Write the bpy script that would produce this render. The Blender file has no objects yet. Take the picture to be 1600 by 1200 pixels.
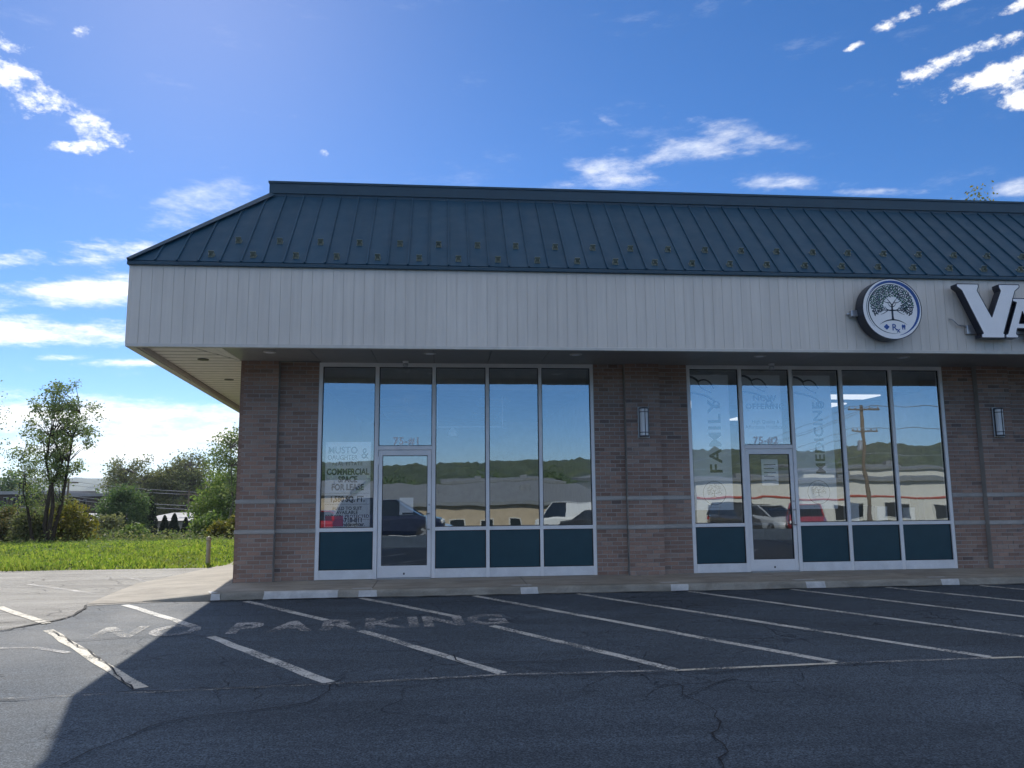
import bpy, bmesh, math, random
import numpy as np
from mathutils import Vector, Matrix
R0 = random.Random(7)
NP = np.random.default_rng(11)
sc = bpy.context.scene
COL = sc.collection

# ------------------------------------------------------------------ camera
F_PX = 1202.0
PITCH, YAW, ROLL = 0.1363, 0.0924, -0.0081
CAM = Vector((3.1767, -12.4618, 1.3863))
FW = Vector((math.sin(YAW)*math.cos(PITCH), math.cos(YAW)*math.cos(PITCH), math.sin(PITCH)))
RI0 = Vector((math.cos(YAW), -math.sin(YAW), 0)); UP0 = RI0.cross(FW)
RI = RI0*math.cos(ROLL) + UP0*math.sin(ROLL)
UP = -RI0*math.sin(ROLL) + UP0*math.cos(ROLL)
cam_d = bpy.data.cameras.new('camera'); cam_d.sensor_width = 36.0; cam_d.lens = F_PX/1600*36.0
cam_d.clip_start = 0.05; cam_d.clip_end = 9000
cam = bpy.data.objects.new('camera', cam_d); COL.objects.link(cam)
M3 = Matrix((RI, UP, -FW)).transposed()
cam.matrix_world = Matrix.Translation(CAM) @ M3.to_4x4()
sc.camera = cam

def ray(x, y):
    return FW + RI*((x-800)/F_PX) - UP*((y-600)/F_PX)
def at(x, y, Y):                      # point of the place seen at a pixel, at depth plane Y
    d = ray(x, y); t = (Y-CAM.y)/d.y; return CAM + d*t
MIRY = 0.15
def back(x, y, D):                    # point of the place behind the camera that the glass mirrors at a pixel
    d = ray(x, y); t = D/d.y; return Vector((CAM.x+d.x*t, 2*MIRY-CAM.y-D, CAM.z+d.z*t))

# ------------------------------------------------------------------ world
SUN_EL, SUN_AZ = 0.6267, -0.3361
SKY_STRENGTH = 0.085
w = bpy.data.worlds.new('World'); sc.world = w; w.use_nodes = True
wn = w.node_tree.nodes; wl = w.node_tree.links; wn.clear()
wout = wn.new('ShaderNodeOutputWorld'); wbg = wn.new('ShaderNodeBackground'); wbg.inputs[1].default_value = SKY_STRENGTH
wl.new(wbg.outputs[0], wout.inputs[0])
w.cycles.sampling_method = 'MANUAL'; w.cycles.sample_map_resolution = 256
sky = wn.new('ShaderNodeTexSky'); sky.sky_type = 'NISHITA'; sky.sun_disc = False
sky.sun_elevation = SUN_EL; sky.sun_rotation = SUN_AZ
sky.air_density = 0.8; sky.dust_density = 0.24; sky.ozone_density = 4.0; sky.altitude = 1200

def wmath(op, a, b=None, c=None, clamp=False):
    n = wn.new('ShaderNodeMath'); n.operation = op; n.use_clamp = clamp
    for i, v in enumerate((a, b, c)):
        if v is None: continue
        if isinstance(v, (int, float)): n.inputs[i].default_value = v
        else: wl.new(v, n.inputs[i])
    return n.outputs[0]
def wdot(sock, vec):
    n = wn.new('ShaderNodeVectorMath'); n.operation = 'DOT_PRODUCT'
    wl.new(sock, n.inputs[0]); n.inputs[1].default_value = vec; return n.outputs['Value']
def wsmooth(sock, lo, hi, a=0.0, b=1.0):
    n = wn.new('ShaderNodeMapRange'); n.interpolation_type = 'SMOOTHSTEP'
    wl.new(sock, n.inputs[0]); n.inputs[1].default_value = lo; n.inputs[2].default_value = hi
    n.inputs[3].default_value = a; n.inputs[4].default_value = b; return n.outputs[0]
def wnoise(vec, scale, detail, rough, dist=0.0, scl=(1, 1, 1), rot=(0, 0, 0)):
    m = wn.new('ShaderNodeMapping'); wl.new(vec, m.inputs[0]); m.inputs['Scale'].default_value = scl; m.inputs['Rotation'].default_value = rot
    n = wn.new('ShaderNodeTexNoise'); wl.new(m.outputs[0], n.inputs['Vector'])
    n.inputs['Scale'].default_value = scale; n.inputs['Detail'].default_value = detail
    n.inputs['Roughness'].default_value = rough; n.inputs['Distortion'].default_value = dist
    return wmath('MULTIPLY_ADD', n.outputs['Fac'], 2.0, -0.5)
tc = wn.new('ShaderNodeTexCoord'); dirv = tc.outputs['Generated']
# streaky high cloud lies along the sky: noise stretched sideways in azimuth / elevation
cirrus = wnoise(dirv, 8.0, 6, 0.70, 0.0, (1.0, 1.0, 3.6))
wisps = wnoise(dirv, 10.0, 7, 0.66, 0.0, (1.0, 1.0, 3.0), (0.0, 0.32, 0.0))
puffs = wnoise(dirv, 24.0, 6, 0.68, 0.0, (1, 1, 1.7), (0.0, 0.4, 0.0))
bank = cirrus
def patch(px, py, rx, ry, tilt, top):
    """one cloud patch: an ellipse of the sky round a direction; gives how far the cloud noise is lifted there"""
    c = ray(px, py).normalized(); s = c.dot(FW)/F_PX
    ax = (RI*math.cos(tilt)+UP*math.sin(tilt)); ax = (ax-c*ax.dot(c)).normalized(); ay = c.cross(ax).normalized()
    m = wn.new('ShaderNodeMapping'); m.vector_type = 'TEXTURE'; wl.new(dirv, m.inputs[0])
    m.inputs['Location'].default_value = c; m.inputs['Rotation'].default_value = Matrix((ax, ay, c)).transposed().to_euler()
    m.inputs['Scale'].default_value = (rx*s, ry*s, 0.5)
    n = wn.new('ShaderNodeVectorMath'); n.operation = 'LENGTH'; wl.new(m.outputs[0], n.inputs[0])
    r = wn.new('ShaderNodeMapRange'); wl.new(n.outputs['Value'], r.inputs[0])
    r.inputs[1].default_value = 0.3; r.inputs[2].default_value = 2.3; r.inputs[3].default_value = top; r.inputs[4].default_value = -1.1
    return r.outputs[0]
def layer(tex, lo, hi, amp, patches):
    bias = None
    for p in patches:
        v = patch(*p); bias = v if bias is None else wmath('MAXIMUM', bias, v)
    return wmath('MULTIPLY', wsmooth(wmath('ADD', tex, bias), lo, hi), amp)
L_PUFF = [(50, 138, 140, 46, -0.55, 0.08), (130, 185, 62, 40, -0.8, 0.12), (12, 70, 34, 16, -0.5, 0.11), (110, 228, 72, 13, 0.05, 0.14), (126, 50, 26, 14, 0.3, -0.07),
          (1400, 33, 62, 16, 0.4, 0.09), (1510, 85, 130, 24, 0.40, 0.12), (1570, 115, 130, 34, 0.30, 0.09), (1590, 160, 46, 24, 0.2, 0.07), (1490, 4, 46, 12, 0.35, 0.11), (1335, 73, 24, 8, 0.5, 0.14), (1590, 12, 50, 12, 0.4, 0.11),
          (506, 242, 16, 12, 0.2, -0.11)]
L_WISP = [(325, 312, 110, 56, 0.35, 0.10), (950, 275, 130, 32, 0.16, 0.13), (1080, 240, 180, 34, 0.14, 0.06), (1170, 215, 120, 26, -0.15, 0.03), (1210, 285, 130, 16, 0.0, 0.07), (1390, 300, 90, 10, 0.0, 0.06), (955, 192, 40, 16, -0.5, -0.03), (1590, 290, 50, 24, 0.2, 0.09)]
L_STREAK = [(90, 402, 260, 26, 0.03, 0.14), (120, 452, 230, 32, 0.06, 0.10), (80, 517, 240, 24, 0.0, 0.22), (210, 568, 90, 9, 0.0, -0.01), (95, 558, 50, 8, 0, -0.03)]
cov = layer(puffs, 0.34, 0.85, 1.0, L_PUFF)
cov = wmath('MAXIMUM', cov, layer(wisps, 0.26, 1.15, 0.75, L_WISP))
cov = wmath('MAXIMUM', cov, layer(cirrus, 0.22, 0.85, 0.95, L_STREAK))
# the low bank all round the horizon, and thin wisps in the rest of the sky
zc_ = wn.new('ShaderNodeSeparateXYZ'); wl.new(dirv, zc_.inputs[0]); elev = zc_.outputs['Z']
lowb = wmath('MULTIPLY', wmath('MULTIPLY', wsmooth(elev, 0.004, 0.05), wsmooth(elev, 0.085, 0.150, 1.0, 0.0)), wsmooth(zc_.outputs['Y'], -0.2, 0.4))
t = wmath('ADD', bank, wmath('MULTIPLY', wmath('SUBTRACT', lowb, 1.0), 1.1))
cov = wmath('MAXIMUM', cov, wmath('MULTIPLY', wsmooth(t, 0.05, 0.80), 0.97))
cov = wmath('MAXIMUM', cov, wmath('MULTIPLY', wsmooth(cirrus, 0.62, 1.0), 0.08))
# unseen cloud outside the frame, heavier than in view, added as fill light
fill_mask = wmath('MULTIPLY', wsmooth(wdot(dirv, FW), 0.60, 0.76, 1.0, 0.0), wsmooth(elev, 0.14, 0.30))
cov = wmath('MAXIMUM', cov, wmath('MULTIPLY', wmath('MULTIPLY', wsmooth(wmath('MULTIPLY', wmath('ADD', cirrus, wisps), 0.5), 0.395, 0.70), 0.87), fill_mask))
ccol = wn.new('ShaderNodeMixRGB'); ccol.inputs[1].default_value = (4.0, 4.8, 6.2, 1); ccol.inputs[2].default_value = (8.4, 8.2, 7.7, 1)
wl.new(wsmooth(wmath('ADD', wmath('MULTIPLY', puffs, 0.5), wmath('MULTIPLY', cirrus, 0.5)), 0.10, 0.60), ccol.inputs[0])
hs = wn.new('ShaderNodeHueSaturation'); hs.inputs['Saturation'].default_value = 1.22; hs.inputs['Value'].default_value = 1.0
wl.new(sky.outputs[0], hs.inputs['Color'])
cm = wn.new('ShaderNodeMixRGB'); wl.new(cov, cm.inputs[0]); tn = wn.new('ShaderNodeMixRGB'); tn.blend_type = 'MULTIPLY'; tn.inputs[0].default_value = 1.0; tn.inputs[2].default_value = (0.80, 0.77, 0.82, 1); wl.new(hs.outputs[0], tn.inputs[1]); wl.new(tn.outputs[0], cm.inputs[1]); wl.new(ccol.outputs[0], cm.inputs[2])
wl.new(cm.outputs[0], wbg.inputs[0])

# ------------------------------------------------------------------ sun, exposure
sd = bpy.data.lights.new('sun', 'SUN'); sd.energy = 2.2; sd.angle = math.radians(0.53); sd.color = (1.0, 0.94, 0.84)
so = bpy.data.objects.new('sun', sd); COL.objects.link(so)
sv = Vector((math.sin(SUN_AZ)*math.cos(SUN_EL), math.cos(SUN_AZ)*math.cos(SUN_EL), math.sin(SUN_EL)))
so.rotation_euler = sv.to_track_quat('Z', 'Y').to_euler(); so.location = (0, 0, 30)
vs = sc.view_settings; vs.view_transform = 'Standard'; vs.look = 'None'; vs.gamma = 1.0; vs.use_curve_mapping = False
vs.exposure = 1.12
sc.render.engine = 'CYCLES'
cy = sc.cycles; cy.max_bounces = 7; cy.diffuse_bounces = 3; cy.glossy_bounces = 4; cy.transmission_bounces = 3; cy.transparent_max_bounces = 12
cy.caustics_reflective = False; cy.caustics_refractive = False; cy.use_adaptive_sampling = True; cy.adaptive_threshold = 0.02

# ------------------------------------------------------------------ materials
def new_mat(name):
    m = bpy.data.materials.new(name); m.use_nodes = True; return m, m.node_tree
class NT:
    def __init__(s, name):
        s.m, s.t = new_mat(name); s.n = s.t.nodes; s.l = s.t.links
        s.b = s.n.get('Principled BSDF'); s.out = s.n.get('Material Output')
    def node(s, typ, **kw):
        n = s.n.new(typ)
        for k, v in kw.items(): setattr(n, k, v)
        return n
    def set(s, sock, v):
        if hasattr(v, 'is_output'): s.l.new(v, sock)
        else: sock.default_value = v
    def coord(s, which='Object'):
        if which == 'World':
            return s.node('ShaderNodeNewGeometry').outputs['Position']
        return s.node('ShaderNodeTexCoord').outputs[which]
    def mapping(s, v, scale=(1, 1, 1), rot=(0, 0, 0)):
        n = s.node('ShaderNodeMapping'); s.l.new(v, n.inputs[0]); n.inputs['Scale'].default_value = scale; n.inputs['Rotation'].default_value = rot
        return n.outputs[0]
    def noise(s, v, scale, detail=4, rough=0.55, dist=0.0):
        n = s.node('ShaderNodeTexNoise'); s.l.new(v, n.inputs['Vector'])
        n.inputs['Scale'].default_value = scale; n.inputs['Detail'].default_value = detail
        n.inputs['Roughness'].default_value = rough; n.inputs['Distortion'].default_value = dist
        return n.outputs['Fac']
    def ramp(s, fac, stops, interp='LINEAR'):
        n = s.node('ShaderNodeValToRGB'); n.color_ramp.interpolation = interp
        e = n.color_ramp.elements
        while len(e) < len(stops): e.new(0.5)
        for el, (p, c) in zip(e, stops):
            el.position = p; el.color = (c[0], c[1], c[2], 1) if not isinstance(c, (int, float)) else (c, c, c, 1)
        s.l.new(fac, n.inputs[0]); return n.outputs[0]
    def mix(s, fac, a, b, typ='MIX'):
        n = s.node('ShaderNodeMixRGB', blend_type=typ)
        s.set(n.inputs[0], fac)
        for i, v in ((1, a), (2, b)):
            if isinstance(v, tuple) and len(v) == 3: v = (*v, 1)
            s.set(n.inputs[i], v)
        return n.outputs[0]
    def math(s, op, a, b=0.0, clamp=False):
        n = s.node('ShaderNodeMath', operation=op); n.use_clamp = clamp
        s.set(n.inputs[0], a); s.set(n.inputs[1], b); return n.outputs[0]
    def bump(s, h, strength=0.3, dist=0.01):
        n = s.node('ShaderNodeBump'); s.l.new(h, n.inputs['Height']); n.inputs['Strength'].default_value = strength; n.inputs['Distance'].default_value = dist
        s.l.new(n.outputs[0], s.b.inputs['Normal']); return n
    def base(s, c):
        if isinstance(c, tuple) and len(c) == 3: c = (*c, 1)
        s.set(s.b.inputs['Base Color'], c)
    def rough(s, v): s.set(s.b.inputs['Roughness'], v)
M = {}
def simple(key, col, rough=0.5, metal=0.0, var=0.12, nscale=6.0, bump=0.0, spec=0.5):
    k = NT(key); v = k.coord('World'); n = k.noise(v, nscale, 5, 0.6)
    d = tuple(c*(1-var) for c in col); l = tuple(min(1, c*(1+var)) for c in col)
    k.base(k.ramp(n, [(0.3, d), (0.7, l)])); k.rough(rough); k.b.inputs['Metallic'].default_value = metal
    k.b.inputs['Specular IOR Level'].default_value = spec
    if bump: k.bump(k.noise(v, nscale*12, 3), bump, 0.004)
    M[key] = k.m; return k.m

def mat_asphalt(key, dark, light, crack=True, seed=0.0):
    k = NT(key); v = k.coord('World')
    fine = k.noise(v, 78, 3, 0.75); mid = k.noise(v, 22, 4, 0.6); big = k.noise(v, 0.55, 5, 0.6, 0.3)
    streak = k.noise(k.mapping(v, (0.30, 1.9, 1), (0, 0, 0.25)), 1.6, 6, 0.7, 0.8)
    c = k.ramp(fine, [(0.36, tuple(a*0.6 for a in dark)), (0.50, tuple((a+b)/2 for a, b in zip(dark, light))), (0.66, tuple(a*1.35 for a in light))])
    c = k.mix(0.55, c, k.ramp(mid, [(0.3, 0.65), (0.7, 1.25)]), 'MULTIPLY')
    c = k.mix(0.75, c, k.ramp(big, [(0.3, 0.72), (0.7, 1.3)]), 'MULTIPLY')
    c = k.mix(0.85 if 'old' in key else 0.55, c, k.ramp(streak, [(0.36, 0.55 if 'old' in key else 0.78), (0.62, 1.3)]), 'MULTIPLY')
    # stray pale stones in the mix
    vo = k.node('ShaderNodeTexVoronoi'); k.l.new(v, vo.inputs['Vector']); vo.inputs['Scale'].default_value = 75
    st = k.ramp(vo.outputs['Distance'], [(0.10, 1.0), (0.2, 0.0)]); pick = k.ramp(k.noise(v, 60, 2), [(0.60, 0.0), (0.66, 1.0)])
    c = k.mix(k.math('MULTIPLY', k.math('MULTIPLY', st, pick), 0.55), c, (0.22, 0.21, 0.2))
    h = k.math('ADD', fine, k.math('MULTIPLY', mid, 0.5))
    if crack:
        wv = k.node('ShaderNodeVectorMath', operation='ADD'); k.l.new(v, wv.inputs[0])
        nn = k.node('ShaderNodeTexNoise'); k.l.new(v, nn.inputs['Vector']); nn.inputs['Scale'].default_value = 2.2; nn.inputs['Detail'].default_value = 8
        sub = k.node('ShaderNodeVectorMath', operation='SCALE'); k.l.new(nn.outputs['Color'], sub.inputs[0]); sub.inputs['Scale'].default_value = 0.55
        k.l.new(sub.outputs[0], wv.inputs[1])
        ve = k.node('ShaderNodeTexVoronoi', feature='DISTANCE_TO_EDGE'); k.l.new(wv.outputs[0], ve.inputs['Vector']); ve.inputs['Scale'].default_value = 1.15
        cr = k.ramp(ve.outputs['Distance'], [(0.0, 1.0), (0.010, 0.0)])
        msk = k.ramp(k.noise(v, 0.42, 3, 0.5), [(0.47, 0.0), (0.58, 1.0)])
        cf = k.math('MULTIPLY', cr, msk)
        c = k.mix(k.math('MULTIPLY', cf, 0.5), c, (0.012, 0.012, 0.014))
        h = k.math('SUBTRACT', h, k.math('MULTIPLY', cf, 2.0))
    k.base(c); k.rough(k.ramp(big, [(0.3, 0.62), (0.7, 0.8)])); k.bump(h, 0.9, 0.008)
    k.b.inputs['Specular IOR Level'].default_value = 0.2
    M[key] = k.m
mat_asphalt('asphalt', (0.029, 0.040, 0.052), (0.098, 0.121, 0.148))
mat_asphalt('old_asphalt_glare', (0.13, 0.125, 0.113), (0.36, 0.345, 0.315))  # aged asphalt, with the sun's glare painted into its pale colour

def mat_concrete(key, col, stain=0.35):
    k = NT(key); v = k.coord('World')
    n1 = k.noise(v, 1.3, 6, 0.65, 0.4); n2 = k.noise(v, 45, 4, 0.7)
    st = k.noise(k.mapping(v, (0.7, 2.2, 1.5)), 2.4, 6, 0.6, 0.8)
    c = k.ramp(n1, [(0.25, tuple(x*0.72 for x in col)), (0.7, tuple(x*1.1 for x in col))])
    c = k.mix(0.5, c, k.ramp(n2, [(0.3, 0.75), (0.7, 1.15)]), 'MULTIPLY')
    c = k.mix(stain, c, k.ramp(st, [(0.38, (0.45, 0.42, 0.38)), (0.6, (1.1, 1.08, 1.05))]), 'MULTIPLY')
    k.base(c); k.rough(0.85); k.bump(n2, 0.3, 0.003); M[key] = k.m
mat_concrete('concrete', (0.44, 0.40, 0.335)); mat_concrete('stone', (0.47, 0.45, 0.42), 0.2)
mat_concrete('curb_concrete', (0.36, 0.34, 0.29), 0.5)

def mat_paint(key, col, wear_lo, wear_hi, under=(0.05, 0.05, 0.05)):
    """road paint: chipped away where the noise is low"""
    k = NT(key); v = k.coord('World')
    n = k.math('ADD', k.math('MULTIPLY', k.noise(v, 38, 6, 0.75), 0.6), k.math('MULTIPLY', k.noise(v, 2.6, 5, 0.6), 0.4))
    keep = k.ramp(n, [(wear_lo, 0.0), (wear_hi, 1.0)])
    c = k.ramp(k.noise(v, 9, 5, 0.6), [(0.3, tuple(x*0.72 for x in col)), (0.7, col)])
    k.base(c); k.rough(0.7)
    tr = k.node('ShaderNodeBsdfTransparent'); mx = k.node('ShaderNodeMixShader')
    k.l.new(keep, mx.inputs[0]); k.l.new(tr.outputs[0], mx.inputs[1]); k.l.new(k.b.outputs[0], mx.inputs[2])
    k.l.new(mx.outputs[0], k.out.inputs[0]); M[key] = k.m
mat_paint('road_paint', (0.64, 0.63, 0.58), 0.40, 0.52)
mat_paint('worn_paint', (0.52, 0.51, 0.49), 0.43, 0.60)
mat_paint('worn_line', (0.68, 0.63, 0.52), 0.40, 0.50)
mat_paint('faint_paint', (0.46, 0.45, 0.42), 0.46, 0.62)
mat_paint('curb_paint', (0.66, 0.66, 0.64), 0.30, 0.38)

def mat_brick():
    k = NT('brick'); oi = k.node('ShaderNodeObjectInfo'); g = k.node('ShaderNodeNewGeometry'); v = g.outputs['Position']
    r = k.math('FRACT', k.math('ADD', oi.outputs['Random'], g.outputs['Random Per Island']))
    c = k.ramp(r, [(0.0, (0.245, 0.160, 0.125)), (0.25, (0.355, 0.230, 0.178)), (0.5, (0.310, 0.205, 0.162)), (0.75, (0.415, 0.265, 0.200)), (0.93, (0.385, 0.285, 0.230)), (1.0, (0.165, 0.120, 0.105))])
    c = k.mix(0.6, c, k.ramp(k.noise(v, 42, 5, 0.7), [(0.3, 0.68), (0.72, 1.25)]), 'MULTIPLY')
    c = k.mix(0.5, c, k.ramp(k.noise(v, 0.9, 5, 0.6), [(0.3, 0.72), (0.7, 1.2)]), 'MULTIPLY')
    k.base(c); k.rough(0.9); k.bump(k.noise(v, 120, 4, 0.7), 0.45, 0.003); M['brick'] = k.m
    k = NT('mortar'); v = k.coord('World')
    k.base(k.ramp(k.noise(v, 2.2, 6, 0.65), [(0.3, (0.33, 0.305, 0.275)), (0.7, (0.47, 0.44, 0.40))])); k.rough(0.95); k.bump(k.noise(v, 160, 3), 0.4, 0.002); M['mortar'] = k.m
mat_brick()

def mat_siding():
    k = NT('siding'); v = k.coord('World'); oi = k.node('ShaderNodeObjectInfo')
    c = k.ramp(oi.outputs['Random'], [(0.0, (0.725, 0.685, 0.62)), (1.0, (0.745, 0.705, 0.64))])
    run = k.noise(k.mapping(v, (7.0, 1, 0.35)), 2.2, 6, 0.6)
    c = k.mix(0.30, c, k.ramp(run, [(0.32, 0.74), (0.62, 1.08)]), 'MULTIPLY')
    c = k.mix(0.5, c, k.ramp(k.noise(v, 0.5, 5, 0.6), [(0.3, 0.82), (0.7, 1.08)]), 'MULTIPLY')
    k.base(c); k.rough(0.5); k.bump(k.noise(v, 3.0, 4), 0.12, 0.01); M['siding'] = k.m
mat_siding()
def mat_roof():
    k = NT('roof_metal'); v = k.coord('World'); oi = k.node('ShaderNodeObjectInfo')
    c = k.ramp(oi.outputs['Random'], [(0.0, (0.012, 0.062, 0.108)), (1.0, (0.018, 0.074, 0.126))])
    c = k.mix(0.35, c, k.ramp(k.noise(k.mapping(v, (6, 1, 0.6)), 1.5, 5), [(0.3, 0.8), (0.7, 1.2)]), 'MULTIPLY')
    k.base(c); k.rough(k.ramp(k.noise(v, 5, 5), [(0.3, 0.5), (0.7, 0.68)])); k.b.inputs['Specular IOR Level'].default_value = 0.35; k.b.inputs['Metallic'].default_value = 0.0
    k.bump(k.noise(k.mapping(v, (1, 1.0, 1.0)), 2.6, 3), 0.12, 0.02); M['roof_metal'] = k.m
mat_roof()
simple('roof_trim', (0.016, 0.060, 0.096), 0.45, 0, 0.1)
simple('frame', (0.86, 0.85, 0.84), 0.38, 0.0, 0.05, 3)
simple('sill_frame', (0.80, 0.80, 0.80), 0.45, 0.0, 0.10, 5)
simple('gasket', (0.02, 0.02, 0.022), 0.6)
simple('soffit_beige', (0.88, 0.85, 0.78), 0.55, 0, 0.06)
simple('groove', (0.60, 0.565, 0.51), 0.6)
simple('soffit_vent_beige', (0.45, 0.43, 0.38), 0.7)  # darker beige of the perforated vent strips
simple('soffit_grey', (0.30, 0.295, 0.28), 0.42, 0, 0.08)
simple('soffit_seam', (0.10, 0.10, 0.10), 0.6)
simple('trim_light', (0.62, 0.60, 0.55), 0.45, 0, 0.06)
simple('dark_metal', (0.06, 0.06, 0.065), 0.45, 0.3)
simple('steel', (0.55, 0.55, 0.55), 0.3, 0.9, 0.05)
simple('black', (0.012, 0.012, 0.014), 0.5)
simple('white_plastic', (0.91, 0.91, 0.91), 0.35, 0, 0.03)
simple('navy_return', (0.010, 0.014, 0.030), 0.3)
simple('poster_paper', (0.95, 0.95, 0.95), 0.7, 0, 0.03)
simple('logo_dark', (0.02, 0.045, 0.075), 0.6); simple('logo_blue', (0.015, 0.085, 0.33), 0.5); simple('logo_green', (0.03, 0.15, 0.10), 0.6); simple('logo_teal', (0.03, 0.09, 0.13), 0.6)
simple('ink_grey', (0.07, 0.085, 0.11), 0.7); simple('ink_dark', (0.008, 0.012, 0.02), 0.7); simple('ink_pink', (0.62, 0.10, 0.16), 0.6)
simple('vinyl_white', (0.93, 0.93, 0.93), 0.5)
simple('interior_wall', (0.42, 0.42, 0.40), 0.8); simple('interior_floor', (0.16, 0.14, 0.12), 0.6); simple('interior_ceiling', (0.5, 0.5, 0.48), 0.9)
simple('post_beige', (0.48, 0.40, 0.28), 0.5, 0, 0.12, 12)
simple('wood_pole', (0.17, 0.13, 0.09), 0.9, 0, 0.3, 20)
simple('crack_fill', (0.014, 0.014, 0.016), 0.9)
simple('bark', (0.055, 0.042, 0.032), 0.95, 0, 0.35, 14, 0.6)
simple('bark_pale', (0.13, 0.115, 0.095), 0.95, 0, 0.3, 14, 0.6)
simple('guard_plastic', (0.22, 0.25, 0.21), 0.35, 0, 0.2, 30)
simple('house_wall', (0.36, 0.33, 0.29), 0.8); simple('house_roof', (0.38, 0.38, 0.39), 0.8, 0, 0.15); simple('house_dark', (0.075, 0.058, 0.05), 0.8)
simple('tan_wall', (0.50, 0.40, 0.28), 0.8, 0, 0.12, 1.5); simple('slate_roof', (0.20, 0.21, 0.22), 0.8, 0, 0.15, 1.2); simple('white_wall', (0.70, 0.67, 0.60), 0.7, 0, 0.06); simple('red_stripe', (0.45, 0.07, 0.04), 0.5)
simple('rubber', (0.015, 0.015, 0.016), 0.8); simple('alloy', (0.55, 0.55, 0.56), 0.3, 0.8)
for nm, c in (('car_navy', (0.008, 0.015, 0.045)), ('car_white', (0.72, 0.72, 0.70)), ('car_red', (0.36, 0.012, 0.018)), ('car_silver', (0.42, 0.43, 0.44)), ('car_dark', (0.03, 0.032, 0.035))):
    k = NT(nm); k.base(c); k.rough(0.25); k.b.inputs['Coat Weight'].default_value = 0.6; M[nm] = k.m
k = NT('car_glass'); k.base((0.02, 0.025, 0.03)); k.rough(0.05); M['car_glass'] = k.m
k = NT('lamp_lens'); k.base((0.8, 0.8, 0.8)); k.rough(0.1); M['lamp_lens'] = k.m
k = NT('red_lens'); k.base((0.5, 0.02, 0.02)); k.rough(0.15); M['red_lens'] = k.m
def mat_panel():
    k = NT('spandrel'); v = k.coord('World'); k.base(k.ramp(k.noise(v, 5, 4), [(0.3, (0.010, 0.050, 0.070)), (0.7, (0.014, 0.060, 0.082))])); k.rough(0.32)
    k.bump(k.noise(v, 2.0, 2), 0.05, 0.01); M['spandrel'] = k.m
mat_panel()
def mat_glass():
    k = NT('window_glass'); v = k.coord('World'); oi = k.node('ShaderNodeObjectInfo')
    off = k.node('ShaderNodeVectorMath', operation='ADD'); k.l.new(v, off.inputs[0])
    cmb = k.node('ShaderNodeCombineXYZ'); k.l.new(k.math('MULTIPLY', oi.outputs['Random'], 40.0), cmb.inputs[1]); k.l.new(cmb.outputs[0], off.inputs[1])
    n = k.noise(off.outputs[0], 1.5, 1.5, 0.4)
    bp = k.node('ShaderNodeBump'); k.l.new(n, bp.inputs['Height']); bp.inputs['Strength'].default_value = 1.0; bp.inputs['Distance'].default_value = 0.0012
    gl = k.node('ShaderNodeBsdfGlossy'); gl.inputs['Color'].default_value = (0.84, 0.93, 0.97, 1); gl.inputs['Roughness'].default_value = 0.0
    k.l.new(bp.outputs[0], gl.inputs['Normal'])
    tr = k.node('ShaderNodeBsdfTransparent'); tr.inputs['Color'].default_value = (1.0, 1.0, 1.0, 1)
    mx = k.node('ShaderNodeMixShader'); mx.inputs[0].default_value = 0.34
    k.l.new(tr.outputs[0], mx.inputs[1]); k.l.new(gl.outputs[0], mx.inputs[2]); k.l.new(mx.outputs[0], k.out.inputs[0]); M['window_glass'] = k.m
    k = NT('clear_glass'); tr = k.node('ShaderNodeBsdfTransparent'); tr.inputs['Color'].default_value = (0.97, 0.985, 0.98, 1); k.l.new(tr.outputs[0], k.out.inputs[0]); M['clear_glass'] = k.m
def pane(name, parent, x0, x1, y0, y1, z0, z1):
    """one sheet of mirror-coated glass: the coating is on the outer face"""
    me = MB().box(x0, x1, y0, y1, z0, z1).mesh(name, 'window_glass'); me.materials.append(M['clear_glass'])
    for i, p in enumerate(me.polygons): p.material_index = 0 if i == 2 else 1
    tx, tz = R0.uniform(-0.0016, 0.0016), R0.uniform(-0.002, 0.002)      # no pane hangs quite true
    for v in me.vertices: v.co.y += tx*((v.co.x-x0)/(x1-x0)*2-1)+tz*((v.co.z-z0)/(z1-z0)*2-1)
    return link(name, me, parent)
mat_glass()
k = NT('lit_diffuser'); k.base((0.9, 0.9, 0.9)); k.b.inputs['Emission Color'].default_value = (1, 0.96, 0.9, 1); k.b.inputs['Emission Strength'].default_value = 0.45; M['lit_diffuser'] = k.m

def mat_leaf(key, cols, trans=0.45, gloss=0.7):
    k = NT(key); g = k.node('ShaderNodeNewGeometry'); v = g.outputs['Position']
    r = k.math('ADD', k.math('MULTIPLY', g.outputs['Random Per Island'], 0.65), k.math('MULTIPLY', k.noise(v, 0.7, 3), 0.45))
    stops = [(0.12 + 0.76*i/(len(cols)-1), c) for i, c in enumerate(cols)]
    c = k.ramp(r, stops)
    if key == 'grass': c = k.mix(k.ramp(k.noise(v, 0.55, 5, 0.65), [(0.46, 0.0), (0.68, 0.7)]), c, (0.17, 0.165, 0.07))
    k.base(c); k.rough(gloss)
    tl = k.node('ShaderNodeBsdfTranslucent'); k.l.new(k.mix(0.5, c, k.mix(1.0, c, (1.35, 1.5, 0.7), 'MULTIPLY')), tl.inputs['Color'])
    mx = k.node('ShaderNodeMixShader'); mx.inputs[0].default_value = trans
    k.l.new(k.b.outputs[0], mx.inputs[1]); k.l.new(tl.outputs[0], mx.inputs[2]); k.l.new(mx.outputs[0], k.out.inputs[0]); M[key] = k.m
mat_leaf('leaf_main', [(0.083, 0.125, 0.054), (0.179, 0.244, 0.095), (0.326, 0.356, 0.149)], 0.4)
mat_leaf('leaf_dark', [(0.048, 0.090, 0.041), (0.106, 0.172, 0.068), (0.185, 0.252, 0.093)], 0.35)
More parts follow.
